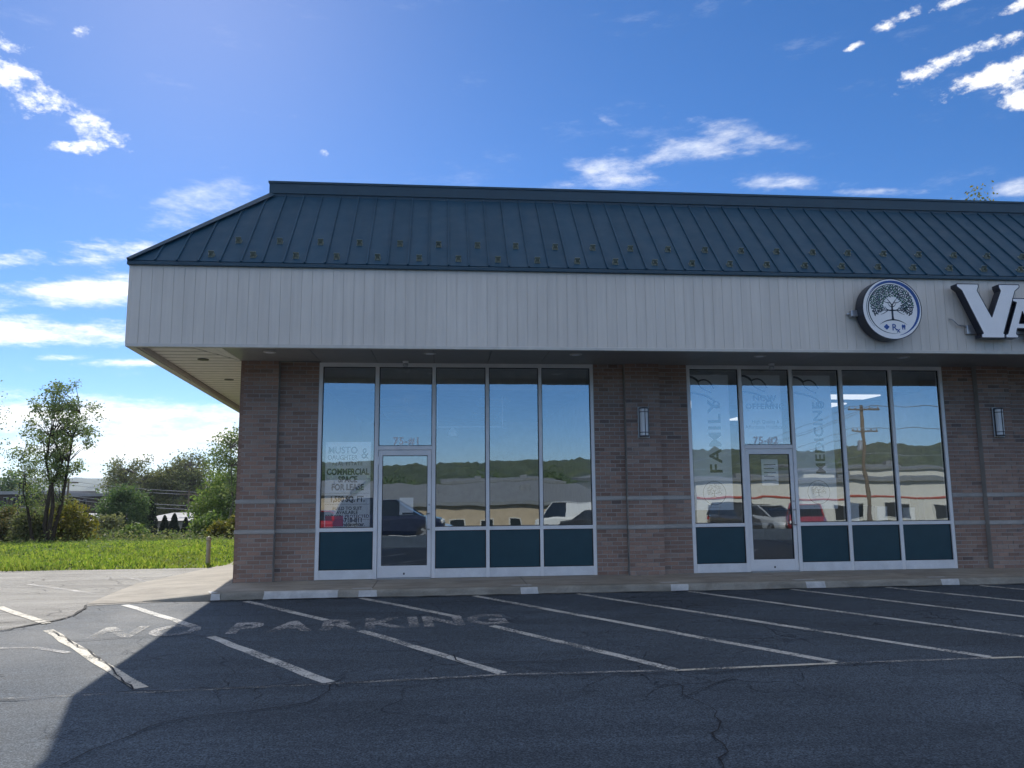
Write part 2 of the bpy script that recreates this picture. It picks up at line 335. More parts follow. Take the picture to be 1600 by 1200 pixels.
mat_leaf('leaf_olive', [(0.081, 0.098, 0.048), (0.175, 0.194, 0.086), (0.269, 0.263, 0.121)], 0.35)
mat_leaf('leaf_bright', [(0.065, 0.114, 0.032), (0.138, 0.211, 0.056), (0.227, 0.276, 0.082)], 0.45)
mat_leaf('leaf_yellow', [(0.069, 0.086, 0.023), (0.172, 0.172, 0.034), (0.276, 0.218, 0.040)], 0.45)
mat_leaf('leaf_autumn', [(0.10, 0.085, 0.035), (0.16, 0.13, 0.055), (0.11, 0.13, 0.045)], 0.4)
mat_leaf('leaf_conifer', [(0.012, 0.026, 0.017), (0.022, 0.043, 0.024), (0.036, 0.060, 0.031)], 0.15)
mat_leaf('grass', [(0.097, 0.167, 0.024), (0.193, 0.306, 0.042), (0.333, 0.421, 0.070), (0.421, 0.439, 0.105)], 0.5)
mat_leaf('weed', [(0.065, 0.114, 0.033), (0.146, 0.188, 0.065), (0.260, 0.244, 0.114)], 0.4)
simple('earth', (0.10, 0.11, 0.045), 0.95, 0, 0.35, 0.6)
def mat_wood():
    k = NT('wooded_slope'); v = k.coord('World')
    a = k.noise(v, 0.09, 6, 0.7); b = k.noise(v, 0.015, 4)
    c = k.ramp(a, [(0.3, (0.022, 0.036, 0.018)), (0.5, (0.06, 0.085, 0.035)), (0.72, (0.12, 0.14, 0.055))])
    c = k.mix(0.6, c, k.ramp(b, [(0.3, (0.7, 0.75, 0.7)), (0.7, (1.25, 1.15, 1.0))]), 'MULTIPLY'); k.base(c); k.rough(0.95); M['wooded_slope'] = k.m
mat_wood()

# ------------------------------------------------------------------ mesh helpers
class MB:
    def __init__(s): s.v = []; s.f = []
    def add(s, vs, fs):
        o = len(s.v); s.v += [tuple(p) for p in vs]; s.f += [tuple(i+o for i in f) for f in fs]; return s
    def box(s, x0, x1, y0, y1, z0, z1):
        return s.add([(x0, y0, z0), (x1, y0, z0), (x1, y1, z0), (x0, y1, z0), (x0, y0, z1), (x1, y0, z1), (x1, y1, z1), (x0, y1, z1)],
                     [(0, 3, 2, 1), (4, 5, 6, 7), (0, 1, 5, 4), (1, 2, 6, 5), (2, 3, 7, 6), (3, 0, 4, 7)])
    def quad(s, *p): return s.add(p, [tuple(range(len(p)))])
    def prism(s, poly, a, b):
        """poly: list of 3D points (one face), extruded from offset a to offset b (vectors)"""
        a = Vector(a); b = Vector(b); n = len(poly)
        return s.add([Vector(p)+a for p in poly]+[Vector(p)+b for p in poly],
                     [tuple(range(n)), tuple(range(2*n-1, n-1, -1))]+[(i, n+i, n+(i+1) % n, (i+1) % n) for i in range(n)])
    def tube(s, pts, rad, n=6, cap=True):
        pts = [Vector(p) for p in pts]; m = len(pts)
        rs = rad if isinstance(rad, (list, tuple)) else [rad]*m
        vs = []
        for i, p in enumerate(pts):
            t = (pts[min(i+1, m-1)]-pts[max(i-1, 0)]).normalized()
            a = t.cross(Vector((0, 0, 1)) if abs(t.z) < 0.9 else Vector((1, 0, 0))).normalized(); b = t.cross(a)
            for j in range(n):
                th = 2*math.pi*j/n; vs.append(p+(a*math.cos(th)+b*math.sin(th))*rs[i])
        fs = [(i*n+j, i*n+(j+1) % n, (i+1)*n+(j+1) % n, (i+1)*n+j) for i in range(m-1) for j in range(n)]
        if cap: fs += [tuple(range(n-1, -1, -1)), tuple((m-1)*n+j for j in range(n))]
        return s.add(vs, fs)
    def lathe(s, prof, c, n=16):
        vs = [(c[0]+r*math.cos(2*math.pi*j/n), c[1]+r*math.sin(2*math.pi*j/n), c[2]+z) for r, z in prof for j in range(n)]
        m = len(prof)
        fs = [(i*n+j, i*n+(j+1) % n, (i+1)*n+(j+1) % n, (i+1)*n+j) for i in range(m-1) for j in range(n)]
        fs += [tuple(range(n-1, -1, -1)), tuple((m-1)*n+j for j in range(n))]
        return s.add(vs, fs)
    def mesh(s, name, mat):
        me = bpy.data.meshes.new(name); me.from_pydata(s.v, [], s.f); me.update()
        if mat: me.materials.append(M[mat])
        return me
    def build(s, name, mat, parent=None, smooth=False, bevel=0.0):
        me = s.mesh(name, mat)
        if bevel:
            bm = bmesh.new(); bm.from_mesh(me)
            bmesh.ops.bevel(bm, geom=[e for e in bm.edges if len(e.link_faces) == 2 and e.calc_face_angle(0) > 0.5], offset=bevel, segments=1, affect='EDGES', clamp_overlap=True)
            bm.to_mesh(me); bm.free()
        if smooth: me.polygons.foreach_set('use_smooth', [True]*len(me.polygons))
        return link(name, me, parent)
def link(name, data, parent=None):
    o = bpy.data.objects.new(name, data); COL.objects.link(o)
    if parent: o.parent = parent
    return o
def tag(o, label=None, cat=None, group=None, kind=None):
    if label: o['label'] = label
    if cat: o['category'] = cat
    if group: o['group'] = group
    if kind: o['kind'] = kind
    return o
def thing(name, label, cat, group=None, loc=(0, 0, 0)):
    o = link(name, None); o.location = loc; return tag(o, label, cat, group)
def quads_mesh(name, V, mat):
    """V: (N,k,3) array of k-gons"""
    n, kk, _ = V.shape; me = bpy.data.meshes.new(name)
    me.vertices.add(n*kk); me.vertices.foreach_set('co', V.astype(np.float32).ravel())
    me.loops.add(n*kk); me.loops.foreach_set('vertex_index', np.arange(n*kk, dtype=np.int32))
    me.polygons.add(n); me.polygons.foreach_set('loop_start', np.arange(0, n*kk, kk, dtype=np.int32))
    me.polygons.foreach_set('loop_total', np.full(n, kk, dtype=np.int32)); me.update(calc_edges=True)
    me.materials.append(M[mat]); return me
def text_obj(name, body, size, mat, loc, parent, bold=0.0, align='CENTER', rot=(math.pi/2, 0, 0), sx=1.0, extrude=0.0, spacing=1.0, shear=0.0):
    cu = bpy.data.curves.new(name, 'FONT'); cu.body = body; cu.size = size; cu.align_x = align; cu.offset = bold; cu.extrude = extrude
    cu.space_character = spacing; cu.shear = shear; cu.resolution_u = 3
    tmp = bpy.data.objects.new(name, cu); COL.objects.link(tmp)
    dg = bpy.context.evaluated_depsgraph_get(); dg.update()
    me = bpy.data.meshes.new_from_object(tmp.evaluated_get(dg)); bpy.data.objects.remove(tmp); bpy.data.curves.remove(cu)
    me.materials.clear(); me.materials.append(M[mat]); me.name = name
    o = link(name, me, parent); o.location = loc; o.rotation_euler = rot; o.scale = (sx, 1, 1); return o

# ------------------------------------------------------------------ terrain
PROF = [(-4000, -9), (-400, -9), (-150, -5.0), (-90, -3.2), (-60, -2.2), (-40, -1.75), (-26, -1.1), (-14, -0.13), (3.4, -0.13), (4.2, -0.10), (12, -0.25), (24, -0.85), (34, -1.7), (50, -3.2), (67, -4.7), (120, -6.2), (400, -8), (4000, -9)]
def gz(y):
    for (a, za), (b, zb) in zip(PROF, PROF[1:]):
        if a <= y <= b: return za+(zb-za)*(y-a)/(b-a)
    return -9
def terrain():
    ys = [p[0] for p in PROF]; xs = [-4000, -400, -100, -40, 0, 40, 100, 400, 4000]
    g = MB(); vs = [(x, y, gz(y)) for y in ys for x in xs]; n = len(xs)
    g.add(vs, [(j*n+i, j*n+i+1, (j+1)*n+i+1, (j+1)*n+i) for j in range(len(ys)-1) for i in range(n-1)])
    tag(g.build('ground', 'earth'), 'grassy earth of the open land reaching to the horizon', 'ground', kind='structure')
    a = MB(); ya = [-52, -40, -26, -14, 3.4, 3.55]
    va = [(x, y, min(gz(y)+0.024, -0.106)) for y in ya for x in (-60, 60)]
    a.add(va, [(j*2, j*2+1, j*2+3, j*2+2) for j in range(len(ya)-1)])
    lot = a.build('parking_lot', 'asphalt'); tag(lot, 'dark cracked asphalt parking lot in front of the store', 'parking lot', kind='structure')
    d = MB(); d.quad(*[(x, y, -0.102) for x, y in [(-1.5, -1.45), (-1.28, -2.5), (-1.62, -3.2), (-2.4, -3.75), (-4, -4.3), (-7, -4.6), (-40, -6), (-40, 3.5), (-0.6, 3.62), (-0.6, -1.2)]])
    tag(d.build('driveway', 'old_asphalt_glare'), 'worn asphalt driveway, pale with painted sun glare, passing the left end of the building', 'driveway', kind='structure')
    return lot
LOT = terrain()
ZA = -0.106

def hill(name, label, y0, y1, x0, x1, crest, nx, ny, amp, rough):
    xs = np.linspace(x0, x1, nx); ts = np.linspace(0, 1, ny); rng = np.random.default_rng(len(name)+nx)
    ph = rng.uniform(0, 6.28, 8)
    V = []
    for t in ts:
        for x in xs:
            c = crest(x); z = -9 + (c+9)*math.sin(min(t*1.25, 1)*math.pi/2)
            z += amp*sum(math.sin(x*0.0031*(2**(i*0.6))+ph[i])/(i+1) for i in range(5))*t + rng.normal(0, rough)*min(1, t*4)
            V.append((x, y0+(y1-y0)*t+rng.normal(0, rough), z))
    m = MB(); m.add(V, [(j*nx+i, j*nx+i+1, (j+1)*nx+i+1, (j+1)*nx+i) for j in range(ny-1) for i in range(nx-1)])
    tag(m.build(name, 'wooded_slope'), label, 'hill', kind='structure')
hill('hill', 'long wooded ridge mirrored in the storefront glass', -420, -900, -1500, 1500, lambda x: 27+19*min(1, max(0, x/520)), 420, 46, 0.9, 1.6)
hill('distant_hill', 'far blue wooded ridge behind the trees at left', 1800, 2600, -2600, 1600, lambda x: 46, 260, 14, 7, 3.0)

# ------------------------------------------------------------------ the building
XE = 17.0                       # built end of the detailed front
H = 3.46; RC = 0.10             # wall height, depth of the recessed brick and storefronts
DF, LX, ZF, ZE = 1.664, 1.123, 3.367, 4.52
SA = math.tan(0.0865)           # the left side runs back at a slight angle
YR, XR, ZR, ZR2 = -0.229, 0.427, 6.357, 6.130
BLD = thing('store_building', 'single storey brick store with white storefront windows and dark teal metal mansard roof', 'building')
# solid body behind the brick skin, so that it shades and closes the place
core = MB()
core.prism([(0.06, RC+0.06, -0.12), (1.19, RC+0.06, -0.12), (1.19, 9, -0.12), (-SA*9+0.06, 9, -0.12)], (0, 0, 0), (0, 0, H+0.1))
core.box(5.72, 7.29, RC+0.06, 9, -0.12, H+0.1); core.box(11.90, XE+14, RC+0.06, 9, -0.12, H+0.1)
core.box(-SA*14+0.3, XE+14, 9.0, 14, -0.12, H+0.1)
core.build('wall_core', 'mortar', BLD)

# --- brick skin
PITCH_Z = H/52; BW = 0.2032; JT = 0.013
segs = [(0.0, 0.59, 0.0), (0.59, 1.2065, RC), (5.705, 6.217, RC), (6.217, 6.8045, 0.0), (6.8045, 7.308, RC), (11.891, 12.454, RC), (12.454, 13.04, 0.0), (13.04, XE, RC)]
bands = (11, 18)
WALLS = []
for x0, x1, y in segs:
    if y == 0.0: WALLS.append(MB().box(x0+0.004, x1-0.004, y+0.006, RC+0.07, -0.10, H-0.004).build('brick_pier', 'mortar', BLD))
    else: WALLS.append(MB().box(x0-0.002, x1, y+0.006, RC+0.09, -0.10, H-0.004).build('brick_wall', 'mortar', BLD))
bricks = []
for si, (x0, x1, y) in enumerate(segs):
    n = max(1, round((x1-x0)/BW)); pw = (x1-x0)/n
    for c in range(52):
        if c in bands: continue
        z = c*PITCH_Z
        edges = [x0+i*pw for i in range(n+1)] if (c+si) % 2 == 0 else [x0]+[x0+(i+0.5)*pw for i in range(n)]+[x1]
        for a, b in zip(edges, edges[1:]):
            bricks.append((a+JT/2, b-JT/2, y, z+JT/2, z+PITCH_Z-JT/2, si))
def brick_unit():
    bm = bmesh.new(); bmesh.ops.create_cube(bm, size=1.0)
    bmesh.ops.scale(bm, vec=(1, 1, 1), verts=bm.verts)
    bmesh.ops.bevel(bm, geom=[e for e in bm.edges if any(abs(v.co.y+0.5) < 1e-4 for v in e.verts)], offset=0.03, segments=1, affect='EDGES')
    me = bpy.data.meshes.new('brick'); bm.to_mesh(me); bm.free(); me.materials.append(M['brick']); return me
BU = brick_unit()
order = sorted(range(len(bricks)), key=lambda i: (Vector(((bricks[i][0]+bricks[i][1])/2, bricks[i][2], bricks[i][3]))-CAM).length if bricks[i][1]-bricks[i][0] > 0.12 else 1e6)
single = set(order[:300]); rest = MB()
DEPTH = 0.06
for i, (a, b, y, z0, z1, si) in enumerate(bricks):
    jy = R0.uniform(-0.0025, 0.0025); jz = R0.uniform(-0.001, 0.001)
    if i in single:
        o = link('brick', BU, WALLS[si]); o.location = ((a+b)/2, y+DEPTH/2+jy, (z0+z1)/2+jz); o.scale = (b-a, DEPTH, z1-z0)
    else:
        rest.box(a, b, y+jy, y+DEPTH+jy, z0+jz, z1+jz)
tag(rest.build('brickwork', 'brick', BLD, bevel=0.0), kind='stuff')
# left side wall, running back (bricks too far round the corner to tell apart)
sw = MB(); sw.prism([(-0.004, 0.0, -0.1), (-0.004-SA*9, 9, -0.1), (0.05-SA*9, 9, -0.1), (0.05, 0.006, -0.1)], (0, 0, 0), (0, 0, H+0.096)); sw.build('side_wall', 'brick', BLD)
for c in bands:
    z = c*PITCH_Z
    for x0, x1, y in segs:
        p = 0.012
        MB().box(x0-(p if y == 0 else -0.002), x1+(p if y == 0 else -0.002), y-p, y+0.05, z+0.003, z+PITCH_Z-0.003).build('stone_band', 'stone', BLD, bevel=0.004)

# --- storefronts
def storefront(xs, door_bay, number, num_x):
    """xs: list of (left, right) of every vertical frame member"""
    x0, x1 = xs[0][0], xs[-1][1]; ya, yb = RC+0.005, RC+0.115
    f = MB(); f.box(x0+0.002, x1-0.002, ya+0.002, yb, 3.392, H-0.003)
    SF = f.build('storefront_frame', 'frame', BLD, bevel=0.003)
    for i, (a, b) in enumerate(xs):
        MB().box(a, b, ya, yb, 0.004, 3.392).build('mullion', 'frame', SF, bevel=0.004)
    for i in range(len(xs)-1):
        a, b = xs[i][1], xs[i+1][0]
        yg = RC+0.05
        if i == door_bay:
            MB().box(a, b, ya+0.003, yb, 2.035, 2.10).build('transom_bar', 'frame', SF, bevel=0.003)
            panes = [(2.10, 3.392)]
        else:
            MB().box(a, b, ya+0.003, yb, 0.745, 0.802).build('rail', 'frame', SF, bevel=0.003)
            MB().box(a, b, ya-0.004, yb, 0.006, 0.15).build('sill', 'sill_frame', SF, bevel=0.004)
            sp = MB(); sp.box(a+0.012, b-0.012, ya+0.03, ya+0.06, 0.158, 0.737); sp.build('spandrel_panel', 'spandrel', SF, bevel=0.003)
            g = MB()
            for q in ((a, a+0.012, 0.15, 0.745), (b-0.012, b, 0.15, 0.745), (a+0.012, b-0.012, 0.15, 0.158), (a+0.012, b-0.012, 0.737, 0.745)): g.box(q[0], q[1], ya+0.022, ya+0.06, q[2], q[3])
            g.build('gasket', 'gasket', SF)
            panes = [(0.802, 3.392)]
        for z0, z1 in panes:
            pane('window_pane', SF, a+0.010, b-0.010, yg, yg+0.006, z0+0.010, z1-0.010)
            g = MB()
            for q in ((a, a+0.011, z0, z1), (b-0.011, b, z0, z1), (a+0.011, b-0.011, z0, z0+0.011), (a+0.011, b-0.011, z1-0.011, z1)): g.box(q[0], q[1], yg-0.012, yg+0.02, q[2], q[3])
            g.build('gasket', 'gasket', SF)
    a, b = xs[door_bay][1]+0.006, xs[door_bay+1][0]-0.006
    yd = RC+0.018
    st = 0.062; D = MB()
    D.box(a, a+st, yd, yd+0.05, 0.02, 2.030); D.box(b-st, b, yd, yd+0.05, 0.02, 2.030)
    D.box(a+st, b-st, yd, yd+0.05, 1.945, 2.030); D.box(a+st, b-st, yd, yd+0.05, 0.02, 0.205)
    DR = D.build('door', 'frame', BLD, bevel=0.003)
    pane('door_glass', DR, a+st+0.008, b-st-0.008, yd+0.022, yd+0.028, 0.213, 1.937)
    g = MB()
    for q in ((a+st, a+st+0.009, 0.205, 1.945), (b-st-0.009, b-st, 0.205, 1.945), (a+st+0.009, b-st-0.009, 0.205, 0.214), (a+st+0.009, b-st-0.009, 1.936, 1.945)): g.box(q[0], q[1], yd+0.008, yd+0.045, q[2], q[3])
    g.build('gasket', 'gasket', DR)
    hx = b-0.075; h = MB()
    h.tube([(b-0.03, yd, 1.02), (b-0.03, yd-0.055, 1.02), (hx, yd-0.07, 1.015), (hx, yd-0.07, 0.99), (hx, yd-0.07, 0.80), (hx, yd-0.07, 0.775), (b-0.03, yd-0.055, 0.77), (b-0.03, yd, 0.77)], 0.011, 8)
    h.build('door_handle', 'steel', DR, smooth=True)
    pb = MB(); pb.box(a+st+0.32, b-0.02, yd+0.056, yd+0.085, 1.0, 1.035); pb.build('push_bar', 'dark_metal', DR, bevel=0.004)
    lk = MB(); lk.tube([(b-0.031, yd+0.001, 1.155), (b-0.031, yd-0.012, 1.155)], 0.017, 12); lk.build('lock_cylinder', 'steel', DR)
    lk = MB(); lk.box((a+b)/2-0.012, (a+b)/2+0.012, yd-0.004, yd+0.001, 0.065, 0.095); lk.build('floor_lock', 'dark_metal', DR)
    hg = MB(); hg.box(a-0.006, a+0.012, yd-0.012, yd+0.004, 1.80, 1.93); hg.build('hinge', 'frame', DR)
    th = MB(); th.box(a-0.004, b+0.004, RC-0.03, RC+0.11, 0.001, 0.017); th.build('threshold', 'steel', DR)
    text_obj('suite_number', number, 0.165, 'vinyl_white', (num_x, RC+0.047, 2.125), SF, bold=0.0045, spacing=1.12)
    return SF
X1 = [(1.2065, 1.266), (2.105, 2.170), (3.028, 3.088), (3.903, 3.960), (4.780, 4.835), (5.650, 5.705)]
X2 = [(7.308, 7.366), (8.210, 8.272), (9.110, 9.170), (10.005, 10.065), (10.910, 10.970), (11.833, 11.891)]
storefront(X1, 1, '75-#1', 2.62); storefront(X2, 1, '75-#2', 8.66)

# --- rooms behind the glass
def room(x0, x1, yb, lights):
    r = MB(); y0 = RC+0.13
    r.quad((x0, y0, 0.0), (x1, y0, 0.0), (x1, yb, 0.0), (x0, yb, 0.0)); r.build('room_floor', 'interior_floor', BLD)
    r = MB(); r.quad((x0, yb-.01, 0), (x1, yb-.01, 0), (x1, yb-.01, 3.1), (x0, yb-.01, 3.1))
    r.quad((x0, y0, 0), (x0, yb, 0), (x0, yb, 3.1), (x0, y0, 3.1)); r.quad((x1, y0, 0), (x1, yb, 0), (x1, yb, 3.1), (x1, y0, 3.1)); r.build('room_wall', 'interior_wall', BLD)
    r = MB(); r.quad((x0, y0+0.55, 3.1), (x1, y0+0.55, 3.1), (x1, yb, 3.1), (x0, yb, 3.1)); r.quad((x0, y0, 3.44), (x1, y0, 3.44), (x1, y0+.55, 3.44), (x0, y0+.55, 3.44)); r.quad((x0, y0+.55, 3.1), (x1, y0+.55, 3.1), (x1, y0+.55, 3.44), (x0, y0+.55, 3.44)); r.build('room_ceiling', 'interior_ceiling', BLD)
    for lx, ly, wx, wy, on in lights:
        MB().box(lx, lx+wx, ly, ly+wy, 3.075, 3.096).build('ceiling_light', 'lit_diffuser' if on else 'white_plastic', BLD)
room(1.195, 5.715, 7.0, [(1.9, 2.0, 0.6, 1.2, False), (3.9, 2.0, 0.6, 1.2, False), (1.9, 4.6, 0.6, 1.2, False), (3.9, 4.6, 0.6, 1.2, False)])
room(7.297, 11.895, 8.0, [(8.1, 2.2, 0.6, 1.2, True), (10.2, 1.2, 1.2, 0.6, True), (10.9, 2.6, 0.6, 1.2, True), (8.1, 5.0, 0.6, 1.2, True), (10.4, 5.2, 0.6, 1.2, True)])

# --- soffit
yf = -DF+0.03
sf = MB(); sf.prism([(-LX+0.03, yf, 0), (XE+14, yf, 0), (XE+14, RC+0.1, 0), (1.2, RC+0.1, 0), (0.05, 0.1, 0), (-SA*10+0.05, 9, 0), (-LX-SA*(9+DF)+0.03, 9, 0)], (0, 0, H+0.012), (0, 0, H+0.06))
SOF = sf.build('soffit', 'soffit_seam', BLD)
# smooth grey panels over the walk, joints at the mullions
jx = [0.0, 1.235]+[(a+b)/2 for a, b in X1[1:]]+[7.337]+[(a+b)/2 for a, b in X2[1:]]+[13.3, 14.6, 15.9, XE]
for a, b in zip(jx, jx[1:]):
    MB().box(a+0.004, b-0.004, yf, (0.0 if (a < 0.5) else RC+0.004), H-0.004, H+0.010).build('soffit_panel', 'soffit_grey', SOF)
# beige boards over the corner: short ones to the front fascia, long ones across the side
mit = lambda y: -0.60*(-y)/DF*1.0          # mitre line from the wall corner to the fascia
k = 0; x = -0.004
while x > -0.60:
    xa = x-0.105; yb_ = -DF*(-min(x, 0))/0.60; yb2 = -DF*(min(0.60, -xa))/0.60
    MB().prism([(xa+0.005, yf, 0), (x, yf, 0), (x, max(yb_-0.02, yf), 0), (xa+0.005, max(yb2-0.02, yf), 0)], (0, 0, H-0.004), (0, 0, H+0.010)).build('soffit_board', 'soffit_beige', SOF); x = xa
y = yf
def xr(yy): return (-0.60*(-yy)/DF-0.015) if yy < 0 else -SA*yy-0.006
def xl(yy): return -LX-SA*(yy+DF)+0.13
while y < 8.6:
    for ya_, y2, nm, mt, dz in ((y, y+0.215, 'soffit_board', 'soffit_beige', 0.0), (y+0.216, y+0.279, 'soffit_vent', 'soffit_vent_beige', 0.003)):
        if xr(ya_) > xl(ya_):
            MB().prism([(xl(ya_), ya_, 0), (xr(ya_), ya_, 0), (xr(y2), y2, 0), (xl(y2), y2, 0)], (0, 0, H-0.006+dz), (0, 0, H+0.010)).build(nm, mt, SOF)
    y += 0.28
ch = MB(); ch.prism([(-LX+0.10, yf+0.0, 0), (-LX+0.125, yf, 0), (-LX-SA*(8.6+DF)+0.125, 8.6, 0), (-LX-SA*(8.6+DF)+0.10, 8.6, 0)], (0, 0, H-0.012), (0, 0, H+0.008)); ch.build('soffit_channel', 'dark_metal', SOF)
for lx, ly in ((0.62, -0.85), (3.0, -0.85), (5.25, -0.85), (8.2, -0.85), (10.6, -0.85), (13.6, -0.85)):
    l = MB(); l.tube([(lx, ly, H-0.016), (lx, ly, H-0.004)], 0.095, 18); o = l.build('recessed_light', 'trim_light', SOF)
    l = MB(); l.tube([(lx, ly, H-0.020), (lx, ly, H-0.0162)], 0.062, 16); l.build('light_lens', 'white_plastic', o)
for lx, ly in ((-0.55, -0.15), (-0.75, 2.1)):
    l = MB(); l.tube([(lx, ly, H-0.016), (lx, ly, H-0.007)], 0.085, 18); o = l.build('recessed_light', 'dark_metal', SOF)

# --- fascia of vertical boards
fb = MB(); fb.box(-LX+0.02, XE+14, -DF+0.0055, -DF+0.10, ZF+0.02, ZE-0.01)
fb.prism([(-LX+0.02, -DF+0.10, 0), (-LX+0.12, -DF+0.10, 0), (-LX+0.12-SA*(9+DF), 9, 0), (-LX+0.02-SA*(9+DF), 9, 0)], (0, 0, ZF+0.02), (0, 0, ZE-0.01))
FAS = fb.build('fascia', 'groove', BLD)
x = -LX+0.003
while x < XE+14:
    wdt = 0.1455 if x < XE else 0.5
    MB().box(x+0.0022, x+wdt-0.0022, -DF+R0.uniform(-0.0008, 0.0008), -DF+0.005, ZF+0.046, ZE-0.004).build('siding_board', 'siding', FAS) if x < XE else None
    x += wdt
MB().box(XE+0.01, XE+14, -DF, -DF+0.015, ZF+0.046, ZE-0.004).build('siding_sheet', 'siding', FAS)
MB().prism([(-LX, -DF+0.002, 0), (-LX+0.019, -DF+0.016, 0), (-LX+0.019-SA*(9+DF), 9, 0), (-LX-SA*(9+DF), 9, 0)], (0, 0, ZF+0.046), (0, 0, ZE-0.004)).build('siding_sheet', 'siding', FAS)
MB().box(-LX-0.012, XE+14, -DF-0.012, -DF+0.06, ZF, ZF+0.044).build('drip_edge', 'trim_light', FAS, bevel=0.004)
MB().prism([(-LX-0.012, -DF+0.061, 0), (-LX+0.10, -DF+0.061, 0), (-LX+0.10-SA*(9+DF), 9, 0), (-LX-0.012-SA*(9+DF), 9, 0)], (0, 0, ZF), (0, 0, ZF+0.044)).build('drip_edge', 'trim_light', FAS)
MB().box(-LX-0.018, -LX+0.022, -DF-0.006, -DF+0.03, ZF+0.046, ZE-0.005).build('corner_trim', 'siding', FAS, bevel=0.003)

# --- mansard roof
E0 = Vector((-LX-0.02, -DF-0.03, ZE+0.045)); T0 = Vector((XR, YR, ZR2))     # hip foot and head
sl = (T0.z-E0.z)/(T0.y-E0.y)
def on_slope(x, y, off=0.0):
    n = Vector((0, -sl, 1)).normalized(); return Vector((x, y, E0.z+(y-E0.y)*sl))+n*off
rc = MB()
BXs = XE+14
bl = Vector((E0.x-SA*(9-E0.y), 9, E0.z)); tl_ = Vector((XR-SA*(9-YR), 9, ZR2))
rc.add([E0, (BXs, E0.y, E0.z), (BXs, YR, ZR2), T0, bl, tl_, (BXs, 9, ZR2), (BXs, 9, E0.z)], [(0, 1, 2, 3), (4, 0, 3, 5), (3, 2, 6, 5), (1, 7, 6, 2), (5, 6, 7, 4), (0, 4, 7, 1)])
ROOF = rc.build('roof', 'roof_trim', BLD)
RP = 0.2905
def hip_y(x): return E0.y+(x-E0.x)/(T0.x-E0.x)*(T0.y-E0.y)
xs_r = [E0.x+0.06+RP*i for i in range(int((XE-E0.x)/RP)+1)]
for i, (a, b) in enumerate(zip(xs_r, xs_r[1:])):
    ya, yb = min(hip_y(a), YR), min(hip_y(b), YR)
    P = [on_slope(a+0.004, E0.y+0.012), on_slope(b-0.004, E0.y+0.012), on_slope(b-0.004, yb-0.006), on_slope(a+0.004, max(ya-0.006, E0.y+0.014))]
    if b > T0.x > a: P.insert(3, on_slope(T0.x, YR-0.006))
    n = Vector((0, -sl, 1)).normalized()
    MB().prism(P, n*0.003, n*0.010).build('roof_panel', 'roof_metal', ROOF)
    ye = min(hip_y(b), YR)-0.01
    if ye > E0.y+0.08:
        p0, p1 = on_slope(b, E0.y+0.006), on_slope(b, ye)
        MB().prism([p0+Vector((-0.011, 0, 0)), p0+Vector((0.011, 0, 0)), p1+Vector((0.011, 0, 0)), p1+Vector((-0.011, 0, 0))], n*0.0032, n*0.034).build('roof_seam', 'roof_metal', ROOF, bevel=0.003)
# hip cap, eave trim, parapet cap
n1 = Vector((0, -sl, 1)).normalized(); hd = (T0-E0).normalized(); side = n1.cross(hd).normalized()
if side.x < 0: side = -side
hc = MB(); w_ = 0.10
nl = Vector((-sl, 0, 1)).normalized()
hc.prism([E0+side*w_*0.5, E0, T0, T0+side*w_], n1*0.048, n1*0.056)
hc.prism([E0, E0-Vector((0.02, 0, 0.0)), T0-Vector((0.02, 0, 0)), T0], n1*0.0, n1*0.055)
hc.build('hip_cap', 'roof_trim', ROOF)
MB().box(E0.x-0.02, BXs, E0.y-0.02, E0.y+0.05, ZE-0.004, ZE+0.044).build('eave_trim', 'roof_trim', ROOF, bevel=0.005)
MB().prism([(E0.x-0.02, E0.y+0.051, 0), (E0.x+0.05, E0.y+0.051, 0), (E0.x+0.05-SA*(9-E0.y), 9, 0), (E0.x-0.02-SA*(9-E0.y), 9, 0)], (0, 0, ZE-0.004), (0, 0, ZE+0.044)).build('eave_trim', 'roof_trim', ROOF)
cp = MB(); cp.box(XR-0.03, BXs, YR-0.05, YR+0.35, ZR2+0.03, ZR); cp.box(XR-0.045, BXs, YR-0.065, YR+0.36, ZR-0.03, ZR+0.004)
cp.box(XR-0.01, BXs, YR-0.03, YR+0.3, ZR2-0.05, ZR2+0.0295)
cp.prism([(XR-0.03, YR+0.351, 0), (XR+0.3, YR+0.351, 0), (XR+0.3-SA*9, 9, 0), (XR-0.03-SA*9, 9, 0)], (0, 0, ZR2+0.03), (0, 0, ZR))
cp.build('parapet_cap', 'roof_trim', ROOF)
# snow guards: clear plastic blocks in two staggered rows, every other panel
def guard_mesh():
    g = MB(); g.box(-0.042, 0.042, -0.045, 0.045, 0.0, 0.006); g.box(-0.040, 0.040, 0.010, 0.016, 0.006, 0.075)
    g.box(-0.034, -0.026, -0.04, 0.010, 0.006, 0.045); g.box(0.026, 0.034, -0.04, 0.010, 0.006, 0.045)
    return g.mesh('snow_guard', 'guard_plastic')
GM = guard_mesh(); ang = math.atan(sl)
for row, (zz, ph) in enumerate(((4.69, 3), (4.99, 4))):
    y = E0.y+(zz-E0.z)/sl
    for i in range(ph+(0 if row == 0 else 0), len(xs_r)-1, 2):
        x = (xs_r[i]+xs_r[i+1])/2
        if hip_y(x) < y+0.08: continue
        o = link('snow_guard', GM, ROOF); o.location = on_slope(x+R0.uniform(-0.012, 0.012), y, 0.011); o.rotation_euler = (ang, 0, R0.uniform(-0.04, 0.04))

